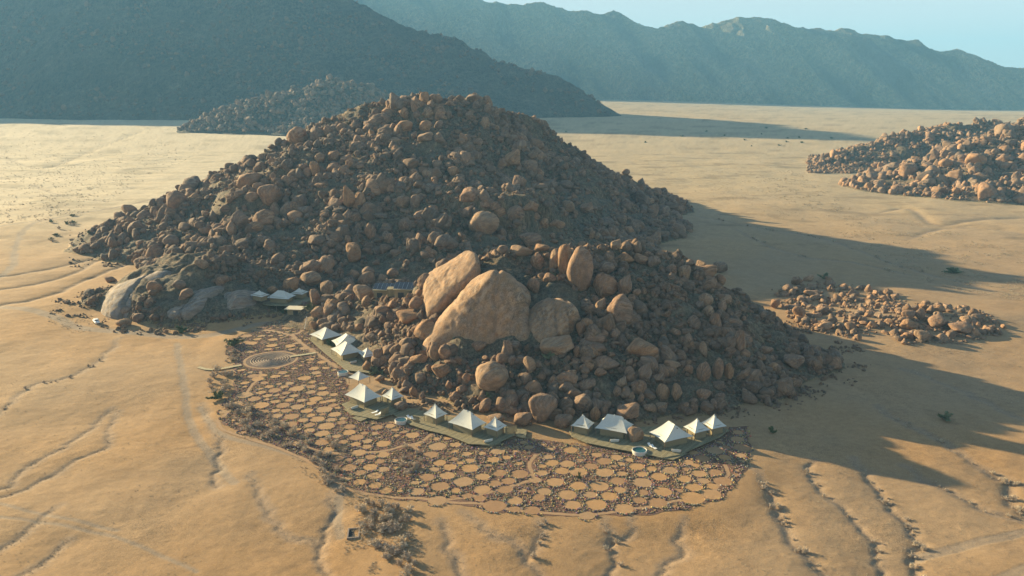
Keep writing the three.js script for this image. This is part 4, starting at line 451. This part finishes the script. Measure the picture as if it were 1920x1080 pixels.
function roofGeo(a, b, r, h) { // four concave hipped panels, scalloped eaves, with a thin hem
  const parts = []; const N = 12, K = 10;
  const face = f => { const v = [], ix = [], uv = []; for (let j = 0; j <= K; j++) for (let i = 0; i <= N; i++) { const s = j / K, t = i / N * 2 - 1, p = f(s, t); v.push(...p); uv.push(t * 2, s * 2); } for (let j = 0; j < K; j++) for (let i = 0; i < N; i++) { const q = j * (N + 1) + i; ix.push(q, q + 1, q + N + 2, q, q + N + 2, q + N + 1); } const g = new THREE.BufferGeometry(); g.setAttribute('position', new THREE.Float32BufferAttribute(v, 3)); g.setAttribute('uv', new THREE.Float32BufferAttribute(uv, 2)); g.setIndex(ix); g.computeVertexNormals(); return g; };
  const rise = (s, t) => h * (0.66 * s + 0.34 * s * s) - 0.10 * h * Math.sin(s * Math.PI) * (1 - t * t) * 0.5 + 0.02 * Math.sin(t * 19) * (1 - s), sc = t => 1 - 0.07 * (1 - t * t);
  for (const z of [1, -1]) parts.push(face((s, t) => [lerp(t * a * z, t * r * z, s), rise(s, t), lerp(b * sc(t) * z, 0, s)]));
  for (const z of [1, -1]) parts.push(face((s, t) => [lerp(a * sc(t) * z, r * z, s), rise(s, t), lerp(-t * b * z, 0, s)]));
  return mergeGeometries(parts);
}
const box = (w, h, d, x, y, z) => { const g = new THREE.BoxGeometry(w, h, d); g.translate(x, y, z); return g; };
tentPlans.forEach((t, i) => {
  const o = new THREE.Group(), a = t.w / 2, b = t.d / 2, ey = DECK + EAVE, open = i === 7; // w runs along front-to-left edge
  o.position.set(t.cx, t.base, -t.cg); o.rotation.y = t.ang;
  const roof = part(roofGeo(a, b, t.ridge * a + 0.12, t.top), mCanvas, 'roof', o); roof.position.y = ey;
  const cap = part(new THREE.ConeGeometry(0.28, 0.5, 8), mCanvas, 'peak_cap', o); cap.position.set(0, ey + t.top + 0.02, 0);
  for (const s of [-1, 1]) { const v = part(new THREE.SphereGeometry(0.26, 8, 6), mDark, 'vent', o); v.scale.set(1, 0.5, 0.6); v.position.set(s * (t.ridge * a + 0.75), ey + t.top * 0.74 - 0.02, 0.42); }
  for (const sx of [-1, 1]) for (const sz of [-1, 1]) { const p = part(new THREE.CylinderGeometry(0.09, 0.11, EAVE + 0.2, 7), mPost, 'post', o); p.position.set(sx * a * 0.93, DECK + EAVE / 2, sz * b * 0.93); }
  if (!open) {
    const wa = a * 0.72, wb = b * 0.72, wh = EAVE + 0.5, y = DECK + wh / 2;
    part(box(wa * 2, wh, 0.1, 0, y, -wb), mWall, 'wall', o); part(box(0.1, wh, wb * 2 - 0.12, -wa, y, 0), mWall, 'wall', o); part(box(0.1, wh, wb * 2 - 0.12, wa, y, 0), mWall, 'wall', o);
    for (const s of [-1, 1]) part(box(wa * 0.55, wh, 0.1, s * wa * 0.72, y, wb), mWall, 'wall', o);
    for (const s of [-1, 1]) { const c = part(box(0.45, wh - 0.2, 0.16, s * wa * 0.36, y, wb + 0.06), mWhite, 'curtain', o); c.scale.x = 1; }
    part(box(wa * 1.1, 0.5, wb * 0.9, 0, DECK + 0.26, -wb * 0.3), mWhite, 'bed', o);
  }
  put(o, 'canvas_tent', 'off-white canvas, ' + t.label, 'tent', 'white canvas tents of the camp');
});
function slab(P, y0, th) { const sh = new THREE.Shape(P.map(p => new THREE.Vector2(p[0], p[1]))), g = new THREE.ExtrudeGeometry(sh, { depth: th, bevelEnabled: false }); g.rotateX(-Math.PI / 2); g.translate(0, y0, 0); const p = g.attributes.position, uv = g.attributes.uv; for (let i = 0; i < p.count; i++) uv.setXY(i, (p.getX(i) * 0.8 + p.getZ(i) * 0.6) / 4, (p.getZ(i) * 0.8 - p.getX(i) * 0.6) / 4); return g; }
deckPolys.forEach(({ P, lev, l }) => {
  const o = new THREE.Group(); part(slab(P, lev - 0.22, 0.2), mWood, 'platform', o);
  P.forEach((p, i) => { const q = P[(i + 1) % P.length], n = Math.max(1, Math.round(Math.hypot(q[0] - p[0], q[1] - p[1]) / 4)); for (let k = 0; k < n; k++) { const x = lerp(p[0], q[0], k / n), g = lerp(p[1], q[1], k / n), y = Math.min(H(x, g), lev - 0.3); const m = part(new THREE.BoxGeometry(0.18, lev - 0.2 - y + 0.4, 0.18), mPost, 'support', o); m.position.set(x, (lev - 0.22 + y - 0.4) / 2, -g); } });
  put(o, 'deck', l, 'deck');
});
const STEPS = [[[[1085, 825], [1140, 834], [1142, 830], [1090, 821]], 'sunlit plank step along the front of the long right deck'], [[[1232, 858], [1262, 862], [1290, 850], [1268, 846]], 'low plank landing below the long right deck'], [[[800, 806], [835, 815], [872, 826], [884, 822], [840, 807]], 'long sunlit bench step along the middle deck'], [[[893, 833], [924, 837], [940, 830], [905, 826]], 'narrow plank landing below the middle deck'], [[[660, 783], [676, 790], [698, 780], [684, 774]], 'square plank platform jutting into the garden from the left deck'], [[[645, 767], [660, 778], [680, 774], [662, 763]], 'upper plank platform at the corner of the left deck'], [[[615, 660], [640, 682], [652, 690], [656, 686], [622, 656]], 'straight sunlit plank walk along the upper left deck'], [[[965, 800], [968, 818], [985, 822], [988, 806]], 'stair landing at the right end of the middle deck']];
for (const [P, l] of STEPS) { const Q = P.map(p => atLevel(...p, 0.5)), o = new THREE.Group(); part(slab(Q, 0.36, 0.16), mWood, 'planking', o); for (const p of Q) { const m = part(new THREE.BoxGeometry(0.16, 0.5, 0.16), mPost, 'support', o); m.position.set(p[0] * 0.97 + 0.03 * Q[0][0], 0.12, -(p[1] * 0.97 + 0.03 * Q[2][1])); } put(o, 'deck_step', l, 'deck'); }
for (const [P, w, l] of [[[[372, 688], [388, 692], [405, 692], [453, 684]], 0.75, 'pale curved boardwalk leading from the sand to the labyrinth'], [[[545, 668], [566, 665], [592, 661]], 0.8, 'straight pale boardwalk between labyrinth and upper left deck']]) {
  const L = smooth(P.map(p => atLevel(...p, 0.35)), 7), o = new THREE.Group(), wm = M({ map: woodMap, color: C(0.66, 0.56, 0.36) });
  let acc = 0; for (let i = 1; i < L.length; i++) { const a = L[i - 1], b = L[i], len = Math.hypot(b[0] - a[0], b[1] - a[1]), n = Math.max(1, Math.round(len / 0.9)); for (let k = 0; k < n; k++) { const x = lerp(a[0], b[0], (k + 0.5) / n), g = lerp(a[1], b[1], (k + 0.5) / n), m = part(new THREE.BoxGeometry(w * 2, 0.08, len / n * 0.97), wm, 'plank', o); m.position.set(x, Math.max(0.3, H(x, g) + 0.2), -g); m.rotation.y = Math.atan2(b[0] - a[0], -(b[1] - a[1])); } }
  put(o, 'boardwalk', l, 'boardwalk');
}
for (const [px, py, r, l] of [[1199, 846, 2.1, 'white round plunge pool at the edge of the long right deck'], [752, 789, 1.9, 'round plunge pool between the left and middle decks'], [643, 699, 1.9, 'round plunge pool beside the upper left deck']]) {
  const [x, g] = atLevel(px, py, 0.7), o = new THREE.Group(); o.position.set(x, 0, -g);
  part(new THREE.LatheGeometry([[r - 0.22, 0.1], [r - 0.2, 1.15], [r - 0.1, 1.22], [r, 1.18], [r + 0.03, 1.0], [r - 0.05, -0.2]].map(p => new THREE.Vector2(...p)), 40), M({ color: C(0.58, 0.54, 0.47) }), 'tub', o);
  const w = new THREE.CircleGeometry(r - 0.2, 36); w.rotateX(-Math.PI / 2); part(w, mWater, 'water', o).position.y = 1.02; put(o, 'plunge_pool', l, 'pool');
}
function lounger(px, py, rot, l) { const [x, g] = atLevel(px, py, DECK + 0.3), o = new THREE.Group(); o.position.set(x, DECK, -g); o.rotation.y = rot; part(box(0.75, 0.12, 1.5, 0, 0.34, 0.3), mWhite, 'mattress', o); const b = part(box(0.75, 0.12, 0.85, 0, 0, -0.4), mWhite, 'backrest', o); b.position.set(0, 0.36, -0.42); b.rotation.x = 0.6; for (const sx of [-1, 1]) for (const sz of [-0.3, 0.95]) part(box(0.07, 0.3, 0.07, sx * 0.3, 0.14, sz), mPost, 'leg', o); put(o, 'sun_lounger', l, 'lounger', 'loungers on the decks'); }
lounger(1220, 836, 0.5, 'left lounger of the pair beside the white plunge pool'); lounger(1226, 839, 0.5, 'right lounger of the pair beside the white plunge pool'); lounger(703, 773, -0.9, 'upper lounger of the pair on the left deck'); lounger(709, 777, -0.9, 'lower lounger of the pair on the left deck'); lounger(768, 783, 0.8, 'left lounger by the round pool between the decks'); lounger(775, 785, 0.8, 'right lounger by the round pool between the decks');
function sofa(px, py, rot, l) { const [x, g] = atLevel(px, py, DECK + 0.3), o = new THREE.Group(); o.position.set(x, DECK, -g); o.rotation.y = rot; const g1 = new RoundedBoxGeometry(2.6, 0.4, 0.9, 2, 0.08); g1.translate(0, 0.25, 0); part(g1, mCanvas, 'seat', o); const g2 = new RoundedBoxGeometry(2.6, 0.55, 0.25, 2, 0.08); g2.translate(0, 0.6, 0.4); part(g2, mCanvas, 'backrest', o); for (const s of [-1, 1]) part(box(0.22, 0.55, 0.9, s * 1.3, 0.3, 0), mPost, 'armrest', o); put(o, 'deck_sofa', l, 'sofa', 'sofas on the decks'); }
sofa(1152, 826, 0.1, 'pale sofa in front of the twin-peaked tent'); sofa(1268, 845, -0.25, 'pale sofa in front of the large low tent'); sofa(915, 826, 0.5, 'pale sofa on the right end of the middle deck'); sofa(662, 679, 0.7, 'pale sofa on the upper left deck'); sofa(664, 764, 0.8, 'pale sofa on the left deck corner');
{ // timber screens
  for (const [px, py, w, rot, l] of [[722, 777, 3.6, 0.9, 'slatted timber screen at the right end of the left deck'], [781, 792, 2.2, -0.4, 'tall dark timber screen beside the small tent of the middle deck'], [958, 812, 4.2, 0.5, 'slatted timber screen at the right end of the middle deck']]) {
    const [x, g] = atLevel(px, py, DECK), o = new THREE.Group(); o.position.set(x, DECK, -g); o.rotation.y = rot; const n = Math.round(w / 0.3); for (let i = 0; i < n; i++) part(box(0.2, 2.0, 0.07, (i + 0.5) * 0.3 - w / 2, 1.0, 0), mWood, 'slat', o); part(box(w, 0.1, 0.1, 0, 1.8, -0.09), mPost, 'rail', o); part(box(w, 0.1, 0.1, 0, 0.3, -0.09), mPost, 'rail', o); put(o, 'timber_screen', l, 'screen');
  }
}
{ // solar sheds in the saddle
  const mPanel = new THREE.MeshPhysicalMaterial({ color: C(0.045, 0.055, 0.07), roughness: 0.3 }), mFrame = M({ color: C(0.55, 0.57, 0.58), roughness: 0.4 });
  for (const [px, py, n, l] of [[718, 558, 5, 'left timber shed roofed with solar panels in the saddle'], [758, 558, 5, 'right timber shed roofed with solar panels in the saddle']]) {
    const [x, y, g] = P3(px, py), o = new THREE.Group(); o.position.set(x, y - 0.3, -g); o.rotation.y = -0.12; const W = 9;
    part(box(W - 1, 3.4, 5, 0, 1.7, -2.6), mWall, 'wall', o); part(box(2.4, 2.2, 0.12, -1.4, 1.2, -0.06), mDark, 'doorway', o); part(box(W, 0.2, 6.4, 0, 3.5, -2.6), mWood, 'roof', o);
    for (let i = 0; i < n; i++) { const p = part(box(W / n - 0.14, 0.06, 4.6, 0, 0, 0), mPanel, 'solar_panel', o); p.position.set((i + 0.5) * W / n - W / 2, 4.7, -2.4); p.rotation.x = 0.38; const f = part(box(W / n - 0.02, 0.05, 4.74, 0, -0.05, 0), mFrame, 'panel_frame', p); f.name = 'panel_frame'; }
    for (const s of [-1, 1]) part(box(0.12, 2.2, 0.12, s * (W / 2 - 0.5), 4.5, -4.1), mPost, 'strut', o);
    put(o, 'solar_shed', l, 'shed');
  }
  const [x, y, g] = P3(738, 556), o = new THREE.Group(); o.position.set(x, y - 0.3, -g - 3); part(box(5.5, 3.0, 4, 0, 1.5, 0), mWood, 'wall', o); part(box(6, 0.2, 4.6, 0, 3.1, 0), mWood, 'roof', o); put(o, 'timber_hut', 'plain timber hut between the two solar sheds', 'hut');
  const q = P3(553, 590), h = new THREE.Group(); h.position.set(q[0], q[1] - 0.1, -q[2] - 2); h.rotation.y = -0.15; part(box(6, 2.6, 4.5, 0, 1.3, 0), mWall, 'wall', h); part(box(2.2, 1.9, 0.1, 0.8, 1.0, 2.3), mDark, 'doorway', h); part(box(8, 0.18, 6, 0, 2.75, 0.4), M({ color: C(0.55, 0.49, 0.36) }), 'roof', h); for (const s of [-1, 1]) part(box(0.14, 2.6, 0.14, s * 3.7, 1.3, 3.1), mPost, 'post', h); put(h, 'reception_hut', 'flat-roofed hut below the shaded tent trio', 'hut');
  const m0 = P3(571, 618), mast = new THREE.Group(); mast.position.set(m0[0], m0[1], -m0[2]); mast.rotation.z = -0.22; const c = new THREE.CylinderGeometry(0.09, 0.13, 6, 8); c.translate(0, 3, 0); part(c, mWhite, 'pole', mast); part(box(0.5, 0.3, 0.5, 0, 0.15, 0), mStone, 'footing', mast); put(mast, 'white_mast', 'leaning white mast by the path left of the tents', 'mast');
}
{ // white pickup
  const [x, y, g] = P3(181, 606), o = new THREE.Group(); o.position.set(x, y + 0.02, -g); o.rotation.y = -0.9; const mGlass = new THREE.MeshPhysicalMaterial({ color: C(0.03, 0.035, 0.04), roughness: 0.08 });
  const body = new RoundedBoxGeometry(5.3, 0.75, 1.9, 3, 0.16); body.translate(0, 0.85, 0); part(body, mWhite, 'body', o);
  const cab = new RoundedBoxGeometry(2.3, 0.85, 1.7, 3, 0.2); cab.translate(0.1, 1.55, 0); const cb = part(cab, mWhite, 'cab', o); part(box(1.9, 0.42, 1.74, 0.1, 1.6, 0), mGlass, 'side_window', cb); part(box(2.34, 0.4, 1.4, 0.1, 1.6, 0), mGlass, 'windscreen', cb);
  part(box(1.6, 0.3, 1.5, -1.75, 1.1, 0), mDark, 'load_bed', o);
  for (const sx of [-1.65, 1.6]) for (const sz of [-0.85, 0.85]) { const w = new THREE.CylinderGeometry(0.4, 0.4, 0.28, 18); w.rotateX(Math.PI / 2); const wl = part(w, mDark, 'wheel', o); wl.position.set(sx, 0.4, sz); }
  for (const s of [-0.7, 0.7]) part(box(0.06, 0.18, 0.3, 2.64, 0.95, s), mWhite, 'headlight', o);
  put(o, 'pickup_truck', 'white pickup parked at the foot of the grey knoll', 'pickup');
}
{ // sunken framed water trough
  const [x, y, g] = P3(663, 1001), o = new THREE.Group(); o.position.set(x, y, -g); o.rotation.y = 0.12; const W = 2.5, D = 4.0;
  for (const s of [-1, 1]) { part(box(0.3, 0.5, D + 0.3, s * W / 2, 0.1, 0), mStone, 'kerb', o); part(box(W - 0.3, 0.5, 0.3, 0, 0.1, s * D / 2), mStone, 'kerb', o); }
  part(box(W - 0.3, 0.1, D - 0.3, 0, -0.02, 0), mDark, 'trough_floor', o); put(o, 'stone_trough', 'rectangular dark trough in the sand among the dry bushes', 'trough');
}
// ------------------------------------------------------------------ shrubs
function shrubGeo(sd, n, spread, leafy) {
  seed = sd * 101 + 7; const v = [], ix = [];
  const tri = (p, q, w) => { const d = new THREE.Vector3(rr(-1, 1), rr(-1, 1), rr(-1, 1)).normalize().multiplyScalar(w), k = v.length / 3; v.push(p.x + d.x, p.y + d.y, p.z + d.z, p.x - d.x, p.y - d.y, p.z - d.z, q.x, q.y, q.z); ix.push(k, k + 1, k + 2); };
  const stems = leafy ? 9 : 16;
  for (let s = 0; s < stems; s++) {
    const a = rr(0, TAU), t = rr(0.15, 1.15) * spread, d = new THREE.Vector3(Math.cos(a) * Math.sin(t), Math.cos(t), Math.sin(a) * Math.sin(t)), L = rr(0.6, 1), tip = d.clone().multiplyScalar(L), o = new THREE.Vector3(rr(-0.08, 0.08), 0, rr(-0.08, 0.08));
    tri(o, tip, 0.02);
    for (let k = 0; k < n / stems; k++) { const p = o.clone().lerp(tip, rr(0.25, 1)), q = p.clone().add(new THREE.Vector3(rr(-1, 1), rr(-0.35, 1), rr(-1, 1)).normalize().multiplyScalar(leafy ? rr(0.12, 0.26) : rr(0.15, 0.4))); tri(p, q, leafy ? rr(0.05, 0.10) : rr(0.02, 0.06)); if (leafy) tri(q, p, rr(0.04, 0.09)); }
  }
  const g = new THREE.BufferGeometry(); g.setAttribute('position', new THREE.Float32BufferAttribute(v, 3)); g.setIndex(ix); g.computeVertexNormals(); return g;
}
const DRY = [1, 2, 3, 4].map(s => shrubGeo(s, 420, 1, false)), GREEN = [5, 6, 7].map(s => shrubGeo(s, 420, 1.1, true));
const mDry = [[0.50, 0.40, 0.29], [0.44, 0.355, 0.265], [0.54, 0.44, 0.31]].map(c => M({ color: C(...c) })), mGreen = [[0.12, 0.15, 0.06], [0.16, 0.18, 0.08], [0.20, 0.22, 0.12]].map(c => M({ color: C(...c) }));
seed = 5150;
function shrub(x, g, w, h, green, label, group) { const o = new THREE.Mesh((green ? GREEN : DRY)[Math.floor(rnd() * (green ? 3 : 4))], (green ? mGreen : mDry)[Math.floor(rnd() * 3)]); o.position.set(x, H(x, g) + (gardenMask(x, g) > 0.9 ? 0.05 : -0.05), -g); o.rotation.y = rr(0, TAU); o.scale.set(w / 1.5, h, w / 1.5); put(o, green ? 'green_bush' : 'dry_bush', label, 'bush', group); }
const atP = (px, py, w, h, green, label, group) => { const [x, , g] = P3(px, py), m = mpp(g); shrub(x, g, w * m, h * m, green, label, group); };
for (const [px, py, w, h, l] of [[437, 648, 34, 17, 'round green bush at the upper left corner of the garden'], [411, 749, 34, 18, 'round green bush on the sand left of the garden'], [338, 624, 26, 14, 'lone olive bush on the sand below the knoll'], [1085, 897, 12, 13, 'small green bush standing among the front clay circles'], [1772, 786, 30, 16, 'dark green bush alone in the shade at the right'], [1448, 812, 18, 14, 'green bush on the sand right of the last tent'], [1789, 512, 34, 12, 'flat green bush in the shade of the largest hill'], [1545, 523, 22, 14, 'pale bush behind the low outcrop'], [1036, 522, 22, 14, 'bright green bush on the crest beside the monoliths'], [1028, 674, 24, 22, 'green bush under the broad bare outcrop'], [830, 577, 24, 20, 'green bush between the two large domes'], [912, 747, 18, 13, 'green bush below the huge domed boulder'], [620, 650, 30, 14, 'green tree-like bush on the upper left deck edge'], [700, 702, 28, 15, 'green bush behind the pavilion tent'], [582, 583, 24, 16, 'green bush beside the flat-roofed hut'], [535, 588, 20, 12, 'green bush left of the flat-roofed hut'], [1175, 722, 0, 0, '']]) if (w) atP(px, py, w, h, true, l);
{
  const clusters = [[[660, 940], [720, 935], [770, 960], [775, 1000], [760, 1040], [800, 1085], [740, 1085], [700, 1030], [665, 980]], 62, 'dry grey bush in the thicket beside the trough', 'dry bushes beside the trough', 26, [[420, 765], [470, 752], [520, 790], [570, 815], [630, 830], [648, 850], [600, 862], [530, 838], [440, 800]], 46, 'dry grey bush along the lower left garden edge', 'dry bushes on the lower left garden edge', 20, [[750, 838], [785, 835], [792, 880], [760, 895], [742, 870]], 14, 'dry grey bush inside the garden near the middle path', 'dry bushes inside the garden', 20, [[575, 852], [610, 860], [660, 915], [630, 925], [590, 885]], 16, 'dry grey bush at the lower garden corner', 'dry bushes at the lower garden corner', 20, [[388, 695], [435, 700], [432, 735], [395, 745]], 11, 'dry tan bush on the sand left of the garden', 'dry bushes left of the garden', 22, [[420, 645], [445, 655], [440, 688], [415, 680]], 8, 'dry tan bush between boardwalk and round green bush', 'dry bushes by the boardwalk', 18];
  for (let c = 0; c < clusters.length; c += 5) { const P = clusters[c], b = P.reduce((a, p) => [Math.min(a[0], p[0]), Math.max(a[1], p[0]), Math.min(a[2], p[1]), Math.max(a[3], p[1])], [1e9, -1e9, 1e9, -1e9]); for (let n = 0, t = 0; n < clusters[c + 1] && t < 2000; t++) { const px = rr(b[0], b[1]), py = rr(b[2], b[3]); if (!inPoly(px, py, P)) continue; n++; const w = clusters[c + 4] * rr(0.45, 1.05); atP(px, py, w, w * rr(0.5, 0.8), false, clusters[c + 2], clusters[c + 3]); } }
  const lines = [[0, 26, 'dry bush in the leftmost wash of the lower right sand', 1], [2, 18, 'dry bush in the third wash of the lower right sand', 1], [1, 9, 'dry bush in the second wash of the lower right sand', 1], [4, 16, 'dry bush in the wash at the lower right edge', 1.1], [9, 10, 'dark bush in the wash left of the garden', 0.9], [3, 6, 'dry bush in the fourth wash of the lower right sand', 0.9], [15, 6, 'dry bush in the wash below the middle of the garden', 1], [16, 5, 'dry bush in the winding wash below the garden', 1], [22, 14, 'small bush along the shaded wash at the right', 0.8], [24, 22, 'bush along the long shaded wash behind the front hill', 1.4], [25, 12, 'bush along the upper shaded wash behind the front hill', 1.4]];
  for (const [li, n, lab, k] of lines) { const L = rillLines[li][0]; for (let i = 0; i < n; i++) { const p = L[Math.floor(rr(0.1, 0.98) * L.length)], w = rr(0.8, 2.3) * k; shrub(p[0] + rr(-1.3, 1.3) * k, p[1] + rr(-1, 1) * k, w, w * rr(0.45, 0.75), false, lab, lab.replace('bush ', 'bushes ')); } }
  for (let i = 0; i < 16; i++) { const px = rr(1050, 1560), py = rr(240, 275); atP(px, py, rr(4, 9), rr(2.5, 4.5), true, 'tiny dark bush dot on the far right plain', 'far bushes on the plain'); }
  for (let i = 0; i < 16; i++) { const px = rr(85, 190), py = rr(405, 470); atP(px, py, rr(6, 15), rr(4, 7), rnd() < 0.6, 'bush on the plain left of the largest hill', 'bushes left of the largest hill'); }
}
{ // dry tufts: too many and too small to count
  const geo = shrubGeo(9, 60, 1.1, false), L = []; seed = 321;
  const zone = (P, n, s) => { const b = P.reduce((a, p) => [Math.min(a[0], p[0]), Math.max(a[1], p[0]), Math.min(a[2], p[1]), Math.max(a[3], p[1])], [1e9, -1e9, 1e9, -1e9]); for (let i = 0, t = 0; i < n && t < n * 12; t++) { const px = rr(b[0], b[1]), py = rr(b[2], b[3]); if (!inPoly(px, py, P)) continue; const [x, g] = atLevel(px, py); if (g < 0 || g > 3000 || kindAt(x, g) || fbm(x / 14, g / 14, 3, 81) < 0.02) continue; i++; L.push([x, g, s * rr(0.5, 1.3)]); } };
  zone([[1410, 335], [1500, 320], [1530, 350], [1600, 390], [1560, 400], [1450, 370]], 900, 1.1); zone([[1560, 430], [1700, 440], [1930, 520], [1930, 570], [1760, 540], [1640, 480]], 1100, 0.9); zone([[1500, 400], [1700, 410], [1930, 470], [1930, 500], [1700, 450]], 500, 1); zone([[0, 230], [500, 240], [300, 330], [120, 420], [0, 420]], 2600, 1.3); zone([[1100, 280], [1500, 270], [1600, 320], [1500, 420], [1300, 360]], 900, 1.1); zone([[420, 740], [650, 840], [780, 940], [640, 930], [430, 805]], 900, 0.5); zone([[640, 930], [780, 940], [800, 1085], [650, 1085]], 800, 0.5); zone([[0, 620], [380, 640], [380, 1085], [0, 1085]], 500, 0.3); zone([[1420, 850], [1930, 880], [1930, 1085], [1420, 1085]], 600, 0.35); zone([[640, 970], [1420, 970], [1420, 1085], [640, 1085]], 400, 0.3); zone([[1550, 640], [1930, 640], [1930, 760], [1700, 720]], 260, 0.5); zone([[90, 560], [220, 600], [150, 625], [90, 610]], 160, 0.6);
  for (const [P, d, w] of rillLines) for (let i = 0; i < P.length * 3; i++) { const p = P[Math.floor(rnd() * P.length)]; if (p[1] > 130 && !kindAt(...p)) L.push([p[0] + rr(-1.4, 1.4) * w, p[1] + rr(-1.4, 1.4) * w, rr(0.1, 0.36)]); }
  const im = new THREE.InstancedMesh(geo, M({}), L.length), m4 = new THREE.Matrix4(), q = new THREE.Quaternion(), e = new THREE.Euler(), c = new THREE.Color();
  L.forEach(([x, g, s], i) => { e.set(0, rr(0, TAU), 0); q.setFromEuler(e); m4.compose(new THREE.Vector3(x, H(x, g) - 0.02, -g), q, new THREE.Vector3(s, s * rr(0.5, 0.9), s)); im.setMatrixAt(i, m4); const k = rr(0.7, 1.2); c.setRGB(0.44 * k, 0.36 * k, 0.25 * k); im.setColorAt(i, c); });
  put(im, 'dry_grass', 'dry tufts of grass and scrub scattered over the plain', 'grass', null, 'stuff');
}
{ // low green and grey growth between the boulders
  const geo = shrubGeo(12, 120, 1.1, true), L = []; seed = 654;
  for (const [f, n, s] of [[onHill(-105, 125, 225, 385, [1]), 420, 0.75], [onHill(-290, 160, 375, 790, [2]), 700, 1.1], [onHill(-210, -88, 325, 432, [3]), 90, 0.8], [onHill(320, 700, 650, 1000, [4]), 200, 1.3]]) for (let i = 0, t = 0; i < n && t < n * 30; t++) { const p = f(); if (!p || keepOut(p[0], p[1], 1) || fbm(p[0] / 20, p[1] / 20, 2, 91) < 0) continue; i++; L.push([p[0], p[1], p[2], s * rr(0.6, 1.5)]); }
  const im = new THREE.InstancedMesh(geo, M({}), L.length), m4 = new THREE.Matrix4(), q = new THREE.Quaternion(), e = new THREE.Euler(), c = new THREE.Color();
  L.forEach(([x, g, y, s], i) => { e.set(0, rr(0, TAU), 0); q.setFromEuler(e); m4.compose(new THREE.Vector3(x, y, -g), q, new THREE.Vector3(s, s * 0.9, s)); im.setMatrixAt(i, m4); const w = rnd(); c.setRGB(lerp(0.12, 0.27, w), lerp(0.15, 0.24, w), lerp(0.08, 0.16, w)); im.setColorAt(i, c); });
  put(im, 'hill_scrub', 'small scrub growing between the boulders of the hills', 'scrub', null, 'stuff');
}
renderer.render(scene, camera);
